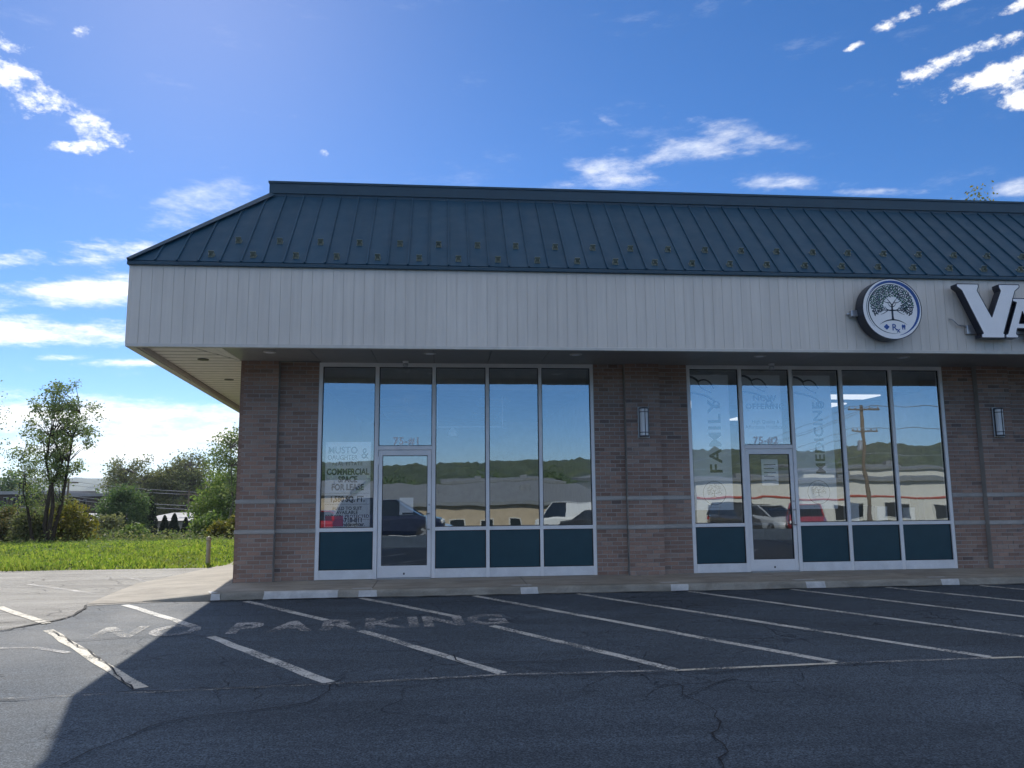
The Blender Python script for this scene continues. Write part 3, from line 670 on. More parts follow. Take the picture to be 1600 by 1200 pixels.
# ------------------------------------------------------------------ walk, kerb, apron
CY = -1.165
swk = MB(); swk.box(0.02, XE+14, CY+0.16, RC+0.10, -0.12, -0.006)
SW = swk.build('sidewalk', 'soffit_seam'); tag(SW, 'concrete walk with kerb along the front of the store', 'sidewalk', kind='structure')
joints = [0.0, 2.2, 4.45, 6.35, 8.45, 10.6, 12.7, 14.8, XE, XE+14]
for a, b in zip(joints, joints[1:]):
    MB().box(a+0.005, b-0.005, CY+0.155, RC+0.06, -0.10, 0.0).build('sidewalk_slab', 'concrete', SW, bevel=0.006)
def kerb_piece(a, b, name='kerb', za=0.0, zb=0.0, mat='curb_concrete', off=0.0):
    def sec(x, zt):
        zt = max(zt, ZA+0.012); r = min(0.035, (zt-ZA)*0.6)
        return [(x, CY+0.15, ZA-0.05), (x, CY-0.02-off, ZA-0.05), (x, CY-0.015-off, ZA+0.0), (x, CY-off, zt-r), (x, CY+r*0.35-off, zt-r*0.3+off*.5), (x, CY+r-off, zt+off), (x, CY+0.15, zt+off)]
    m = MB(); A = sec(a, za); B = sec(b, zb); n = len(A)
    m.add(A+B, [(i, (i+1) % n, n+(i+1) % n, n+i) for i in range(n)]+[tuple(range(n))[::-1], tuple(range(n, 2*n))]); return m.build(name, mat, SW)
kj = [0.14, 2.2, 4.45, 6.62, 8.72, 10.85, 12.95, 15.0, XE, XE+14]
for a, b in zip(kj, kj[1:]): kerb_piece(a+0.003, b-0.003)
kerb_piece(-0.9, 0.137, za=-0.095, zb=-0.003)
for a, b in ((0.02, 0.135), (0.72, 1.74), (2.02, 2.28), (4.32, 4.58), (6.53, 6.79), (8.60, 8.88), (10.72, 11.0), (12.9, 13.15)):
    long_ = b-a > 0.5
    z = -0.003 if a > 0.1 else -0.012
    m = MB(); jag = [R0.uniform(-0.012, 0.012) for _ in range(6)]
    m.quad((a+jag[0], CY-0.022, ZA+0.004), (b+jag[1], CY-0.022, ZA+0.004), (b+jag[2], CY-0.006, z-0.036), (a+jag[3], CY-0.006, z-0.036))
    m.quad((a+jag[3], CY-0.006, z-0.036), (b+jag[2], CY-0.006, z-0.036), (b+jag[2], CY+0.008, z-0.006), (a+jag[3], CY+0.008, z-0.006))
    m.quad((a+jag[3], CY+0.008, z-0.006), (b+jag[2], CY+0.008, z-0.006), (b+jag[4]-(0.0 if long_ else 0.10), CY+(0.04 if long_ else 0.21), z+0.007), (a+jag[5]-(0 if long_ else 0.12), CY+(0.04 if long_ else 0.21), z+0.007))
    m.build('kerb_paint', 'curb_paint', SW)
# apron sloping down to the driveway round the left end
ap = [(-1.57, -1.31), (-1.73, 0.18), (-1.81, 1.1), (-1.67, 1.72), (-1.50, 2.73), (-1.36, 3.79), (-1.25, 5.5), (-1.6, 9.0)]
am = MB(); inn = [(0.0, CY+0.15), (0.0, 0.05), (-0.09, 1.1), (-0.15, 1.72), (-0.24, 2.73), (-0.33, 3.79), (-0.48, 5.5), (-0.78, 9.0)]
V = []; zt = lambda i: 0.0 if i < 99 else 0
def kerb_top(x): return -0.097 if x < -0.9 else -0.095+(x+0.9)/1.037*0.092
for i, ((ax, ay), (bx, by)) in enumerate(zip(ap, inn)):
    for q, t in enumerate((0, 0.25, 0.5, 0.75, 1.0)):
        if i == 0:
            x = (-1.57, -0.9, -0.6, -0.3, 0.0)[q]; V.append((x, ay if q == 0 else CY+0.15, kerb_top(x)+0.001)); continue
        z = ZA+0.008+(0-ZA-0.008)*(t**0.8); V.append((ax+(bx-ax)*t, ay+(by-ay)*t, z))
am.add(V, [(j*5+i, j*5+i+1, (j+1)*5+i+1, (j+1)*5+i) for j in range(len(ap)-1) for i in range(4)])
am.add([(-1.57, -1.31, ZA+0.008), (-0.9, CY-0.02, ZA+0.009), (-0.9, CY+0.15, -0.094)], [(0, 1, 2)])
tag(am.build('apron', 'concrete'), 'tan concrete apron sloping from the walk to the driveway', 'apron', kind='structure')

# ------------------------------------------------------------------ paint on the asphalt
def strip(name, pts, wd, mat, z=0.004, parent=LOT, jag=0.0):
    m = MB(); L, Rr = [], []
    for i, p in enumerate(pts):
        p = Vector((p[0], p[1])); q = Vector(pts[min(i+1, len(pts)-1)][:2])-Vector(pts[max(i-1, 0)][:2]); q.normalize(); nn = Vector((-q.y, q.x))
        w1 = wd/2*(1+R0.uniform(-jag, jag)); L.append((p.x+nn.x*w1, p.y+nn.y*w1, ZA+z)); Rr.append((p.x-nn.x*w1, p.y-nn.y*w1, ZA+z))
    for i in range(len(pts)-1): m.quad(L[i], Rr[i], Rr[i+1], L[i+1])
    return m.build(name, mat, parent)
def seg(p, q, n=6, j=0.012):
    return [(p[0]+(q[0]-p[0])*i/n+R0.uniform(-j, j), p[1]+(q[1]-p[1])*i/n) for i in range(n+1)]
lines = [((-1.03, -1.42), (0.42, -3.25)), ((0.80, -3.93), (2.30, -6.05)), ((0.53, -1.32), (1.85, -3.05)), ((2.33, -3.80), (3.68, -5.92)), ((2.06, -1.22), (3.40, -3.05)), ((3.75, -3.69), (5.12, -5.97)),
         ((3.66, -1.24), (6.55, -5.88)), ((5.12, -1.24), (7.97, -5.86)), ((6.78, -1.24), (9.42, -5.84)), ((8.33, -1.24), (10.9, -5.84)), ((9.79, -1.24), (12.4, -5.8)), ((11.27, -1.26), (13.9, -5.8)), ((12.75, -1.26), (15.4, -5.8)), ((14.2, -1.26), (16.9, -5.8)),
         ((-2.65, -1.40), (-1.35, -2.85)), ((-1.11, -3.29), (0.88, -6.05))]
for i, (p, q) in enumerate(lines): strip('parking_line', seg(p, q, 8), 0.102, 'road_paint' if i < 14 else 'worn_line', z=0.0095 if i == 14 else 0.004, jag=0.08)
ends = [(-6.0, -6.45), (-0.04, -6.25), (2.31, -6.10), (3.68, -5.97), (5.11, -6.0), (6.54, -5.92), (7.95, -5.90), (11, -5.85), (16.5, -5.75)]
for i, (p, q) in enumerate(zip(ends, ends[1:])): strip('end_line', seg(p, q, 6), 0.055, 'worn_line' if i in (4, 6) else 'faint_paint', z=0.0045 + 0.0006*(i % 2))
strip('driveway_line', seg((-3.6, 1.25), (-1.95, -0.2), 5), 0.10, 'worn_paint', z=0.0085)
strip('driveway_line', seg((-2.5, 2.2), (-1.75, 1.35), 5), 0.09, 'worn_paint', z=0.0085)
strip('arrow_line', [(-2.6, -4.15), (-1.6, -4.25), (-0.75, -4.3), (-0.3, -4.6)], 0.07, 'worn_paint', z=0.0052)
LET = [('N', -0.25, 'faint_paint'), ('O', 0.33, 'worn_paint'), ('P', 1.05, 'worn_paint'), ('A', 1.55, 'worn_paint'), ('R', 2.05, 'worn_paint'), ('K', 2.54, 'worn_paint'), ('I', 2.89, 'worn_paint'), ('N', 3.23, 'worn_paint'), ('G', 3.73, 'worn_paint')]
for ch_, x, mt in LET:
    text_obj('painted_letter', ch_, 0.92, mt, (x, -3.80+0.068*(x-0.6), ZA+0.0062), LOT, bold=0.035, rot=(0, 0, 0.07), sx=0.70)
def crack(pts, wd, n=5, j=0.02):
    out = []; ox = oy = 0.0
    for p, q in zip(pts, pts[1:]):
        L_ = math.hypot(q[0]-p[0], q[1]-p[1]); m_ = max(2, int(L_/0.11)) if n == 5 else n
        for i in range(m_):
            t = i/m_; ox = ox*0.6+R0.gauss(0, j); oy = oy*0.6+R0.gauss(0, j); out.append((p[0]+(q[0]-p[0])*t+ox, p[1]+(q[1]-p[1])*t+oy))
    out.append(pts[-1])
    strip('asphalt_crack', out, wd, 'crack_fill', z=0.0115, jag=0.6)
crack([(-1.5, -1.40), (-1.28, -2.5), (-1.6, -3.2), (-2.4, -3.75), (-4, -4.3), (-7, -4.6)], 0.030)
crack([(-1.28, -2.5), (-2.6, -3.0), (-5, -3.1)], 0.016); crack([(-1.0, -3.4), (-0.6, -4.0), (-0.1, -4.6), (0.3, -5.2), (0.85, -6.1)], 0.013, j=0.012)
crack([(-3, -6.3), (-0.5, -6.35), (0.9, -6.18), (3.6, -6.06), (5.2, -6.1), (7.0, -5.98)], 0.013); crack([(4.9, -6.2), (4.93, -6.81), (5.05, -7.1), (4.75, -8.1), (4.5, -9.3)], 0.012, j=0.03)
crack([(4.93, -6.81), (5.3, -6.5), (5.5, -6.3)], 0.009); crack([(2.4, -6.1), (2.2, -6.7), (1.4, -7.0), (1.1, -7.8)], 0.010); crack([(-0.6, -4.0), (0.5, -3.8), (1.3, -4.3)], 0.012)
crack([(0.0, -1.225), (0.9, -1.22), (2.5, -1.22), (5, -1.215), (9, -1.215), (13, -1.215)], 0.05, n=16, j=0.012)
crack([(-4.5, -5.2), (-3.2, -5.0), (-2.2, -5.3), (-1.2, -5.1), (-0.4, -5.5)], 0.012); crack([(-3.0, -6.9), (-1.6, -6.8), (-0.6, -7.1), (0.3, -6.9)], 0.011); crack([(-2.2, -5.3), (-1.9, -6.0), (-1.6, -6.8)], 0.010); crack([(-1.0, -7.6), (-0.2, -7.3), (0.6, -7.7)], 0.009); crack([(5.6, -2.2), (6.0, -2.6), (7.9, -2.75)], 0.006, j=0.02); crack([(3.3, -5.2), (3.5, -5.6), (4.2, -5.5), (5.1, -5.7)], 0.010, j=0.03)

# ------------------------------------------------------------------ wall lamps, signs, letters
def sconce(x, label):
    t = thing('wall_lamp', label, 'lamp', 'wall lamps on the brick piers')
    y = -0.006; z0, z1 = 2.215, 2.725; hw = 0.093
    MB().box(x-hw, x+hw, y-0.022, y, z0, z1).build('back_plate', 'alloy', t, bevel=0.004)
    d = MB(); n = 10; prof = [(x+0.070*math.cos(math.pi*i/n), y-0.024-0.085*math.sin(math.pi*i/n)) for i in range(n+1)]
    d.add([(px, py, z) for z in (z0+0.035, z1-0.035) for px, py in prof], [(i+1, i, n+1+i, n+2+i) for i in range(n)]+[tuple(range(n+1)), tuple(range(2*n+1, n, -1))])
    d.build('diffuser', 'white_plastic', t, smooth=False)
    for zz, hh in ((z0+0.012, 0.022), (z0+0.080, 0.011), (z1-0.092, 0.011), (z1-0.034, 0.022)):
        r = MB(); r.add([(x+(px-x)*1.09, y-0.024+(py-y+0.024)*1.08, z) for z in (zz, zz+hh) for px, py in prof], [(i+1, i, n+1+i, n+2+i) for i in range(n)]+[tuple(range(n+1)), tuple(range(2*n+1, n, -1))]); r.build('band', 'dark_metal', t)
    for fx in (-0.077, 0.0, 0.077):
        yy = y-0.024-0.092*math.sqrt(max(0.0, 1-(fx/0.078)**2))
        MB().box(x+fx-0.005, x+fx+0.005, yy-0.006, yy+0.005, z0+0.0125, z1-0.0125).build('bar', 'dark_metal', t)
sconce(6.511, 'half-round white wall lamp on the brick pier between the two storefronts')
sconce(12.765, 'half-round white wall lamp on the brick pier at the right edge')

def arc_strip(m, cx, cz, y, r, a0, a1, w0, wm, n=40, ex=1.0):
    """crescent stroke in the XZ plane: width swells from w0 at the ends to wm in the middle"""
    P = []
    for i in range(n+1):
        t = i/n; a = a0+(a1-a0)*t; wd = w0+(wm-w0)*math.sin(math.pi*t)**ex
        P.append(((cx+(r-wd/2)*math.cos(a), y, cz+(r-wd/2)*math.sin(a)), (cx+(r+wd/2)*math.cos(a), y, cz+(r+wd/2)*math.sin(a))))
    for p, q in zip(P, P[1:]): m.quad(p[0], p[1], q[1], q[0])
def stroke(m, pts, ws, y):
    P = []
    for i, p in enumerate(pts):
        p = Vector(p); t = Vector(pts[min(i+1, len(pts)-1)])-Vector(pts[max(i-1, 0)]); t.normalize(); nn = Vector((-t.y, t.x)); wd = ws[i] if isinstance(ws, (list, tuple)) else ws
        P.append(((p.x+nn.x*wd/2, y, p.y+nn.y*wd/2), (p.x-nn.x*wd/2, y, p.y-nn.y*wd/2)))
    for a, b in zip(P, P[1:]): m.quad(a[0], a[1], b[1], b[0])
def curve(p0, p1, p2, n=8):
    return [((1-t)**2*p0[0]+2*t*(1-t)*p1[0]+t*t*p2[0], (1-t)**2*p0[1]+2*t*(1-t)*p1[1]+t*t*p2[1]) for t in [i/n for i in range(n+1)]]
def tree_logo(cx, cz, s, y, parent, dark, leafs, leaf_n=330):
    """round tree emblem: trunk, curling branches, scattered leaves; s = crown half width"""
    tr = MB()
    stroke(tr, curve((cx, cz-0.62*s), (cx-0.02*s, cz-0.35*s), (cx, cz+0.1*s)), [0.16*s, 0.11*s, 0.095*s, 0.09*s, 0.09*s, 0.09*s, 0.08*s, 0.08*s, 0.07*s], y)
    for sx in (-1, 1):
        for (bx, bz), (mx, mz), (ex_, ez), w0 in (((0, -0.16), (0.25, -0.22), (0.34, 0.0), 0.07), ((0.18, -0.15), (0.5, -0.22), (0.66, 0.02), 0.05), ((0, 0.05), (0.08, 0.2), (0.28, 0.42), 0.06), ((0.1, 0.17), (0.34, 0.16), (0.44, 0.32), 0.04), ((0.0, -0.02), (0.16, 0.02), (0.20, 0.2), 0.04), ((0.2, -0.17), (0.42, -0.34), (0.56, -0.36), 0.035), ((0.5, -0.08), (0.74, -0.1), (0.80, 0.06), 0.03)):
            c = curve((cx+sx*bx*s, cz+bz*s), (cx+sx*mx*s, cz+mz*s), (cx+sx*ex_*s, cz+ez*s)); stroke(tr, c, [w0*s*(1-0.75*i/8) for i in range(9)], y)
    arc_strip(tr, cx, cz-1.62*s, y, 1.02*s, math.pi*0.5+0.68, math.pi*0.5-0.68, 0.004*s, 0.055*s)
    tr.build('trunk', dark, parent)
    rng = random.Random(5); groups = [MB() for _ in leafs]; got = []
    tries = 0
    while len(got) < leaf_n and tries < 9000:
        tries += 1
        a = rng.uniform(-0.62, math.pi+0.62); r = rng.uniform(0.30, 1.0)**0.7
        px, pz = r*math.cos(a), 0.10+r*0.86*math.sin(a)
        if pz < -0.52 or (abs(px) < 0.25 and pz < 0.05): continue
        if any((px-q[0])**2+(pz-q[1])**2 < 0.0042 for q in got): continue
        got.append((px, pz)); th = rng.uniform(0, math.pi); l, wl_ = 0.074*s, 0.034*s
        dx, dz = math.cos(th), math.sin(th); X, Z = cx+px*s, cz+pz*s
        gi = rng.randrange(len(leafs)) if pz > -0.1 else 0
        groups[gi].quad((X-dx*l, y, Z-dz*l), (X+dz*wl_, y, Z-dx*wl_), (X+dx*l, y, Z+dz*l), (X-dz*wl_, y, Z+dx*wl_))
    for g, mt in zip(groups, leafs): tag(g.build('leaf', mt, parent), kind='stuff')

# round sign
RS = thing('round_sign', 'round white sign with a blue-ringed tree emblem on the siding', 'sign')
sx, sz, sr = 9.805, 3.985, 0.462; yS = -DF-0.24
def disc(y0, y1, r, n=64): return MB().tube([(sx, y0, sz), (sx, y1, sz)], r, n)
disc(yS, -DF-0.05, sr).build('can', 'navy_return', RS)
disc(yS-0.008, yS-0.001, sr-0.012).build('face', 'white_plastic', RS)
rim = MB(); arc_strip(rim, sx, sz, yS-0.0095, sr-0.006, 0, 2*math.pi, 0.012, 0.012, 72); rim.build('rim', 'navy_return', RS)
yl = yS-0.0105
sw1 = MB(); arc_strip(sw1, sx+0.0, sz+0.005, yl, sr*0.885, math.radians(150), math.radians(-78), 0.003, 0.050); sw1.build('ring', 'logo_blue', RS)
sw2 = MB(); arc_strip(sw2, sx, sz, yl, sr*0.80, math.radians(40), math.radians(285), 0.002, 0.016); sw2.build('ring', 'logo_dark', RS)
sw3 = MB(); arc_strip(sw3, sx, sz, yl-0.001, sr*0.86, math.radians(75), math.radians(225), 0.002, 0.010); arc_strip(sw3, sx, sz, yl-0.001, sr*0.93, math.radians(70), math.radians(5), 0.002, 0.008); sw3.build('ring', 'logo_teal', RS)
tree_logo(sx, sz+0.035, sr*0.72, yl, RS, 'logo_dark', ('logo_dark', 'logo_green', 'logo_teal'))
text_obj('rx_mark', 'R', 0.135, 'logo_blue', (sx+0.012, yl, sz-0.322), RS, bold=0.002); text_obj('rx_mark', 'x', 0.105, 'logo_blue', (sx+0.070, yl, sz-0.352), RS, bold=0.002)
cl = MB()
for dx, dz in ((0.017, 0), (-0.017, 0), (0, 0.017), (0, -0.017)): cl.add([(sx-0.108+dx*1.25+0.020*math.cos(a), yl-0.0002*abs(dx)*50, sz-0.272+dz*1.25+0.020*math.sin(a)) for a in [i*math.pi/4 for i in range(8)]], [tuple(range(8))])
cl.build('clover_mark', 'logo_blue', RS)
MB().quad(*[(sx+0.155+p*0.030, yl, sz-0.272+q*0.040) for p, q in ((-1, 0.4), (-0.7, 1), (-0.2, 0.8), (0.2, 0.8), (0.7, 1), (1, 0.4), (0.7, -1), (0.35, -1), (0.15, -0.2), (-0.15, -0.2), (-0.35, -1), (-0.7, -1))]).build('tooth_mark', 'logo_blue', RS)
br = MB(); br.box(sx-sr-0.09, sx-sr+0.03, -DF-0.10, -DF-0.012, sz-0.085, sz+0.01); br.box(sx-sr-0.13, sx-sr-0.09, -DF-0.05, -DF-0.013, sz-0.05, sz-0.02); br.build('mounting_bracket', 'alloy', RS, bevel=0.006)

# channel letters
def letter(name, outline, holes, x0, z0, hgt, label):
    t = thing(name, label, 'letter', 'raised letters on the siding')
    yb, yfc = -DF-0.07, -DF-0.21
    P = [(x0+p*hgt, z0+q*hgt) for p, q in outline]
    bm = bmesh.new()
    loops = [P]+[[(x0+p*hgt, z0+q*hgt) for p, q in h] for h in holes]
    edges = []
    for lp in loops:
        vs_ = [bm.verts.new((p[0], yfc, p[1])) for p in lp]
        for i in range(len(vs_)): edges.append(bm.edges.new((vs_[i], vs_[(i+1) % len(vs_)])))
    bmesh.ops.triangle_fill(bm, use_beauty=True, use_dissolve=False, edges=edges, normal=(0, -1, 0))
    me = bpy.data.meshes.new('face'); bm.to_mesh(me); bm.free(); me.materials.append(M['white_plastic']); link('face', me, t)
    r = MB()
    for lp in loops:
        n = len(lp)
        cxm = sum(p[0] for p in lp)/n
        for i in range(n):
            a, b = lp[i], lp[(i+1) % n]; r.quad((a[0], yfc+0.0015, a[1]), (b[0], yfc+0.0015, b[1]), (b[0], yb, b[1]), (a[0], yb, a[1]))
    r.build('return', 'navy_return', t)
    e = MB()
    for lp in loops:
        n = len(lp)
        for i in range(n):
            a, b = Vector(lp[i]), Vector(lp[(i+1) % n]); d = (b-a).normalized(); nn = Vector((-d.y, d.x))*0.006
            e.quad((a.x-nn.x, yfc-0.002, a.y-nn.y), (b.x-nn.x, yfc-0.002, b.y-nn.y), (b.x+nn.x, yfc-0.002, b.y+nn.y), (a.x+nn.x, yfc-0.002, a.y+nn.y))
    e.build('trim_edge', 'navy_return', t)
    return t
Vo = [(0.0, 1.0), (0.42, 1.0), (0.42, 0.95), (0.39, 0.88), (0.63, 0.38), (0.85, 0.88), (0.82, 0.95), (0.82, 1.0), (1.22, 1.0), (1.22, 0.95), (1.13, 0.88), (0.83, 0.08), (0.87, 0.06), (0.87, 0.0), (0.40, 0.0), (0.40, 0.06), (0.44, 0.08), (0.09, 0.88), (0.0, 0.95)]
LV = letter('channel_letter', Vo, [], 10.875, 3.575, 0.82, 'large white raised capital letter V to the right of the round sign')
Ao = [(0.0, 0.0), (0.36, 0.0), (0.36, 0.06), (0.31, 0.10), (0.35, 0.24), (0.72, 0.24), (0.76, 0.10), (0.70, 0.06), (0.70, 0.0), (1.16, 0.0), (1.16, 0.06), (1.08, 0.10), (0.78, 0.90), (0.78, 1.0), (0.30, 1.0), (0.30, 0.93), (0.40, 0.90), (0.09, 0.10), (0.0, 0.06)]
LA = letter('channel_letter', Ao, [[(0.41, 0.36), (0.65, 0.36), (0.53, 0.68)]], 11.57, 3.578, 0.605, 'smaller white raised capital letter A cut by the right edge of the picture')
rb = MB(); rb.box(11.085, 11.605, -DF-0.072, -DF-0.012, 3.66, 3.80); rb.build('wire_box', 'alloy', LV, bevel=0.006)
rb = MB(); rb.tube([(10.85, -DF-0.014, 3.90), (10.88, -DF-0.05, 3.885), (10.95, -DF-0.06, 3.80), (11.085, -DF-0.045, 3.775)], 0.012, 8); rb.build('conduit', 'alloy', LV, smooth=True)
rb = MB(); rb.box(11.62, 12.36, -DF-0.070, -DF-0.012, 3.665, 3.79); rb.build('wire_box', 'alloy', LA, bevel=0.006)

# motion-sensor cameras over the two doors
for xx, nm in ((2.60, 'small white dome camera above the left storefront door'), (8.72, 'small white dome camera above the right storefront door')):
    t = thing('security_camera', nm, 'camera', 'dome cameras above the doors')
    b_ = MB(); b_.lathe([(0.0, 0.0), (0.05, 0.0), (0.05, -0.02), (0.035, -0.035), (0.0, -0.036)][::-1], (xx, -0.10, H-0.006), 14); b_.build('base', 'white_plastic', t)
    b_ = MB(); b_.lathe([(0.0, -0.105), (0.025, -0.10), (0.042, -0.08), (0.045, -0.06), (0.036, -0.0365), (0.0, -0.036)], (xx, -0.10, H-0.006), 14); b_.build('dome', 'alloy', t, smooth=True)

# ------------------------------------------------------------------ posters and banners inside the glass
YG = RC+0.085
def poster(name, label, cat, x0, x1, z0, z1, group=None, y=YG):
    t = thing(name, label, cat, group)
    MB().box(x0, x1, y, y+0.003, z0, z1).build('sheet', 'poster_paper', t); return t
px0, px1 = 1.325, 2.045
LP = poster('lease_poster', 'tall commercial space for lease poster inside the leftmost window', 'poster', px0, px1, 0.815, 2.17)
pc = (px0+px1)/2; yt = YG-0.002
text_obj('lettering', 'MUSTO', 0.155, 'ink_grey', (pc-0.085, yt, 1.985), LP, bold=0.002, sx=0.90); text_obj('lettering', 'DAUGHTER', 0.108, 'ink_grey', (pc-0.085, yt, 1.885), LP, bold=0.0018, sx=0.82)
text_obj('lettering', '&', 0.25, 'ink_grey', (px1-0.095, yt, 1.90), LP, sx=0.75); text_obj('lettering', 'REAL ESTATE', 0.075, 'ink_grey', (pc-0.01, yt, 1.795), LP, bold=0.0006, spacing=1.25, sx=0.9)
for body, sz_, zz in (('COMMERCIAL', 0.135, 1.645), ('SPACE', 0.135, 1.525), ('FOR LEASE', 0.135, 1.40), ('1,580 SQ. FT.', 0.125, 1.215)):
    text_obj('lettering', body, sz_, 'ink_dark', (pc, yt, zz), LP, bold=0.005, sx=0.79)
for zz in (1.345, 1.17, 0.93): MB().box(px0+0.01, px1-0.01, yt-0.001, yt, zz, zz+0.004).build('rule', 'ink_grey', LP)
for body, zz in (('BUILD TO SUIT', 1.085), ('AVAILABLE', 1.022), ('BROKERS PROTECTED', 0.958)): text_obj('lettering', body, 0.072, 'ink_dark', (pc, yt, zz), LP, bold=0.0015, sx=0.92, spacing=1.05)
text_obj('lettering', '570-718-811', 0.098, 'ink_dark', (pc+0.02, yt, 0.89), LP, bold=0.003, sx=0.9); text_obj('lettering', 'mustoanddaughter.', 0.085, 'ink_dark', (pc, yt, 0.828), LP, bold=0.002, sx=0.86)
MB().box(px0+0.02, px0+0.30, yt-0.0005, yt+0.0005, 0.825, 0.99).build('pink_block', 'ink_pink', LP)
HR = thing('hanging_rail', 'white pipe frame hanging from the ceiling inside the left storefront', 'rail')
hp = [at(683, 667, 1.6), at(785, 667, 1.6)]
for p_ in hp: m_ = MB(); m_.tube([(p_.x, 1.6, p_.z), (p_.x, 1.6, 3.095)], 0.012, 8); m_.build('rod', 'white_plastic', HR)
m_ = MB(); m_.tube([(hp[0].x-0.02, 1.6, hp[0].z), (hp[1].x+0.02, 1.6, hp[1].z)], 0.016, 8); m_.build('bar', 'white_plastic', HR)
m_ = MB(); m_.lathe([(0.02, 0), (0.09, -0.10), (0.10, -0.16), (0.0, -0.165)], (hp[0].x+0.28, 1.6, hp[0].z-0.012), 12); m_.build('lamp_shade', 'white_plastic', HR, smooth=True)
NP_ = poster('paper_notice', 'blank white paper sheet taped inside the left glass door', 'paper', 2.515, 2.735, 1.00, 1.27, y=RC+0.075)

def stethoscope(x, z, s, parent):
    m = MB(); stroke(m, curve((x-0.42*s, z+0.02*s), (x+0.0*s, z-0.02*s), (x+0.12*s, z-0.18*s), 10), 0.035*s, yt); stroke(m, curve((x-0.42*s, z+0.34*s), (x-0.30*s, z+0.34*s), (x-0.22*s, z+0.24*s), 6), 0.045*s, yt)
    stroke(m, curve((x-0.22*s, z+0.24*s), (x-0.22*s, z+0.10*s), (x+0.05*s, z+0.02*s), 8), 0.022*s, yt); stroke(m, curve((x-0.22*s, z+0.24*s), (x-0.02*s, z+0.36*s), (x+0.10*s, z+0.10*s), 8), 0.03*s, yt)
    arc_strip(m, x+0.13*s, z-0.22*s, yt, 0.06*s, 0, 6.283, 0.035*s, 0.035*s, 20); m.build('stethoscope', 'ink_dark', parent)
def emblem(x, z, s, parent):
    c = MB(); arc_strip(c, x, z, yt, s*1.22, 0, 6.283, 0.05*s, 0.05*s, 40); c.build('emblem_ring', 'ink_grey', parent); tree_logo(x, z+0.12*s, s*0.85, yt, parent, 'ink_dark', ('ink_grey',), 110)
    for k in (0, 1): text_obj('lettering', ('FAMILY  MEDICINE', 'PHARMACY')[k] if False else ('- - - - - - -', '- - - -')[k], 0.05, 'ink_grey', (x, yt, z-1.55*s-0.06*k), parent)
B1 = poster('banner', 'white banner reading FAMILY upwards in the right storefront', 'banner', 7.40, 8.06, 1.02, 3.30, 'banners in the right storefront')
text_obj('lettering', 'FAMILY', 0.30, 'ink_dark', (7.89, yt, 1.62), B1, bold=0.006, align='LEFT', rot=(math.pi/2, -math.pi/2, 0), sx=1.16, spacing=1.12); stethoscope(7.72, 2.98, 0.85, B1); emblem(7.74, 1.30, 0.16, B1)
B2 = poster('banner', 'white banner reading NOW OFFERING above the right storefront door', 'banner', 8.30, 8.98, 2.13, 3.30, 'banners in the right storefront')
text_obj('lettering', 'NOW', 0.125, 'ink_grey', (8.69, yt, 2.86), B2, bold=0.004, sx=1.2, spacing=1.1); text_obj('lettering', 'OFFERING', 0.125, 'ink_grey', (8.69, yt, 2.72), B2, bold=0.004, sx=1.1, spacing=1.1); stethoscope(8.66, 3.0, 0.85, B2)
for k_, (body, zz) in enumerate((('High Quality &', 2.47), ('Affordable Healthcare', 2.38), ('by appointment', 2.29))):
    if k_ < 2: text_obj('lettering', body, 0.085, 'ink_grey', (8.69, yt, zz), B2, sx=0.95)
B3 = poster('banner', 'white banner reading MEDICINE upwards in the right storefront', 'banner', 9.21, 9.88, 1.02, 3.30, 'banners in the right storefront')
text_obj('lettering', 'MEDICINE', 0.235, 'ink_dark', (9.70, yt, 1.60), B3, bold=0.005, align='LEFT', rot=(math.pi/2, -math.pi/2, 0), sx=1.10, spacing=1.08); stethoscope(9.58, 2.98, 0.85, B3); emblem(9.56, 1.30, 0.16, B3)
DN = poster('door_notice', 'printed notice with blue text lines on the right glass door', 'paper', 8.57, 8.86, 1.42, 1.86, y=RC+0.075)
for q in range(5): MB().box(8.61, 8.82-0.03*(q % 2), RC+0.0725, RC+0.0745, 1.50+0.065*q, 1.515+0.065*q).build('text_line', 'ink_grey', DN)
ITEMS = [(10.16, 0.17, 0.30, 'white_plastic', 'white carton on the sill inside the right storefront, nearest the narrow banner'), (10.42, 0.20, 0.26, 'ink_grey', 'grey blue carton on the sill between two paler cartons'), (10.66, 0.18, 0.24, 'poster_paper', 'pale low carton on the sill right of the grey blue carton'), (11.12, 0.22, 0.22, 'alloy', 'silver box on the sill at the left of the last window'), (11.40, 0.12, 0.36, 'black', 'tall black machine on the sill of the last window')]
for x, w_, h_, mt, lb in ITEMS:
    t = thing('carton', lb, 'box'); c_ = MB(); c_.box(x, x+w_, RC+0.22, RC+0.44, 0.80, 0.80+h_); b_ = c_.build('body', mt, t, bevel=0.01)
    MB().box(x-0.004, x+w_+0.004, RC+0.216, RC+0.444, 0.80+h_*0.82, 0.80+h_+0.006).build('lid', mt, t, bevel=0.008)
MB().box(7.31, 11.88, RC+0.14, RC+0.50, 0.755, 0.797).build('window_ledge', 'interior_wall', BLD)

# ------------------------------------------------------------------ bollard
BO = thing('bollard', 'short beige metal post at the grass edge beside the building', 'bollard', loc=(-1.56, 4.11, 0))
b_ = MB(); b_.tube([(0, 0, ZA-0.05), (0, 0, 0.405)], 0.043, 16); b_.build('post', 'post_beige', BO, smooth=False)
b_ = MB(); b_.lathe([(0.052, 0.40), (0.054, 0.43), (0.045, 0.46), (0.02, 0.478), (0.0, 0.482)], (0, 0, 0), 16); b_.build('cap', 'post_beige', BO, smooth=True)

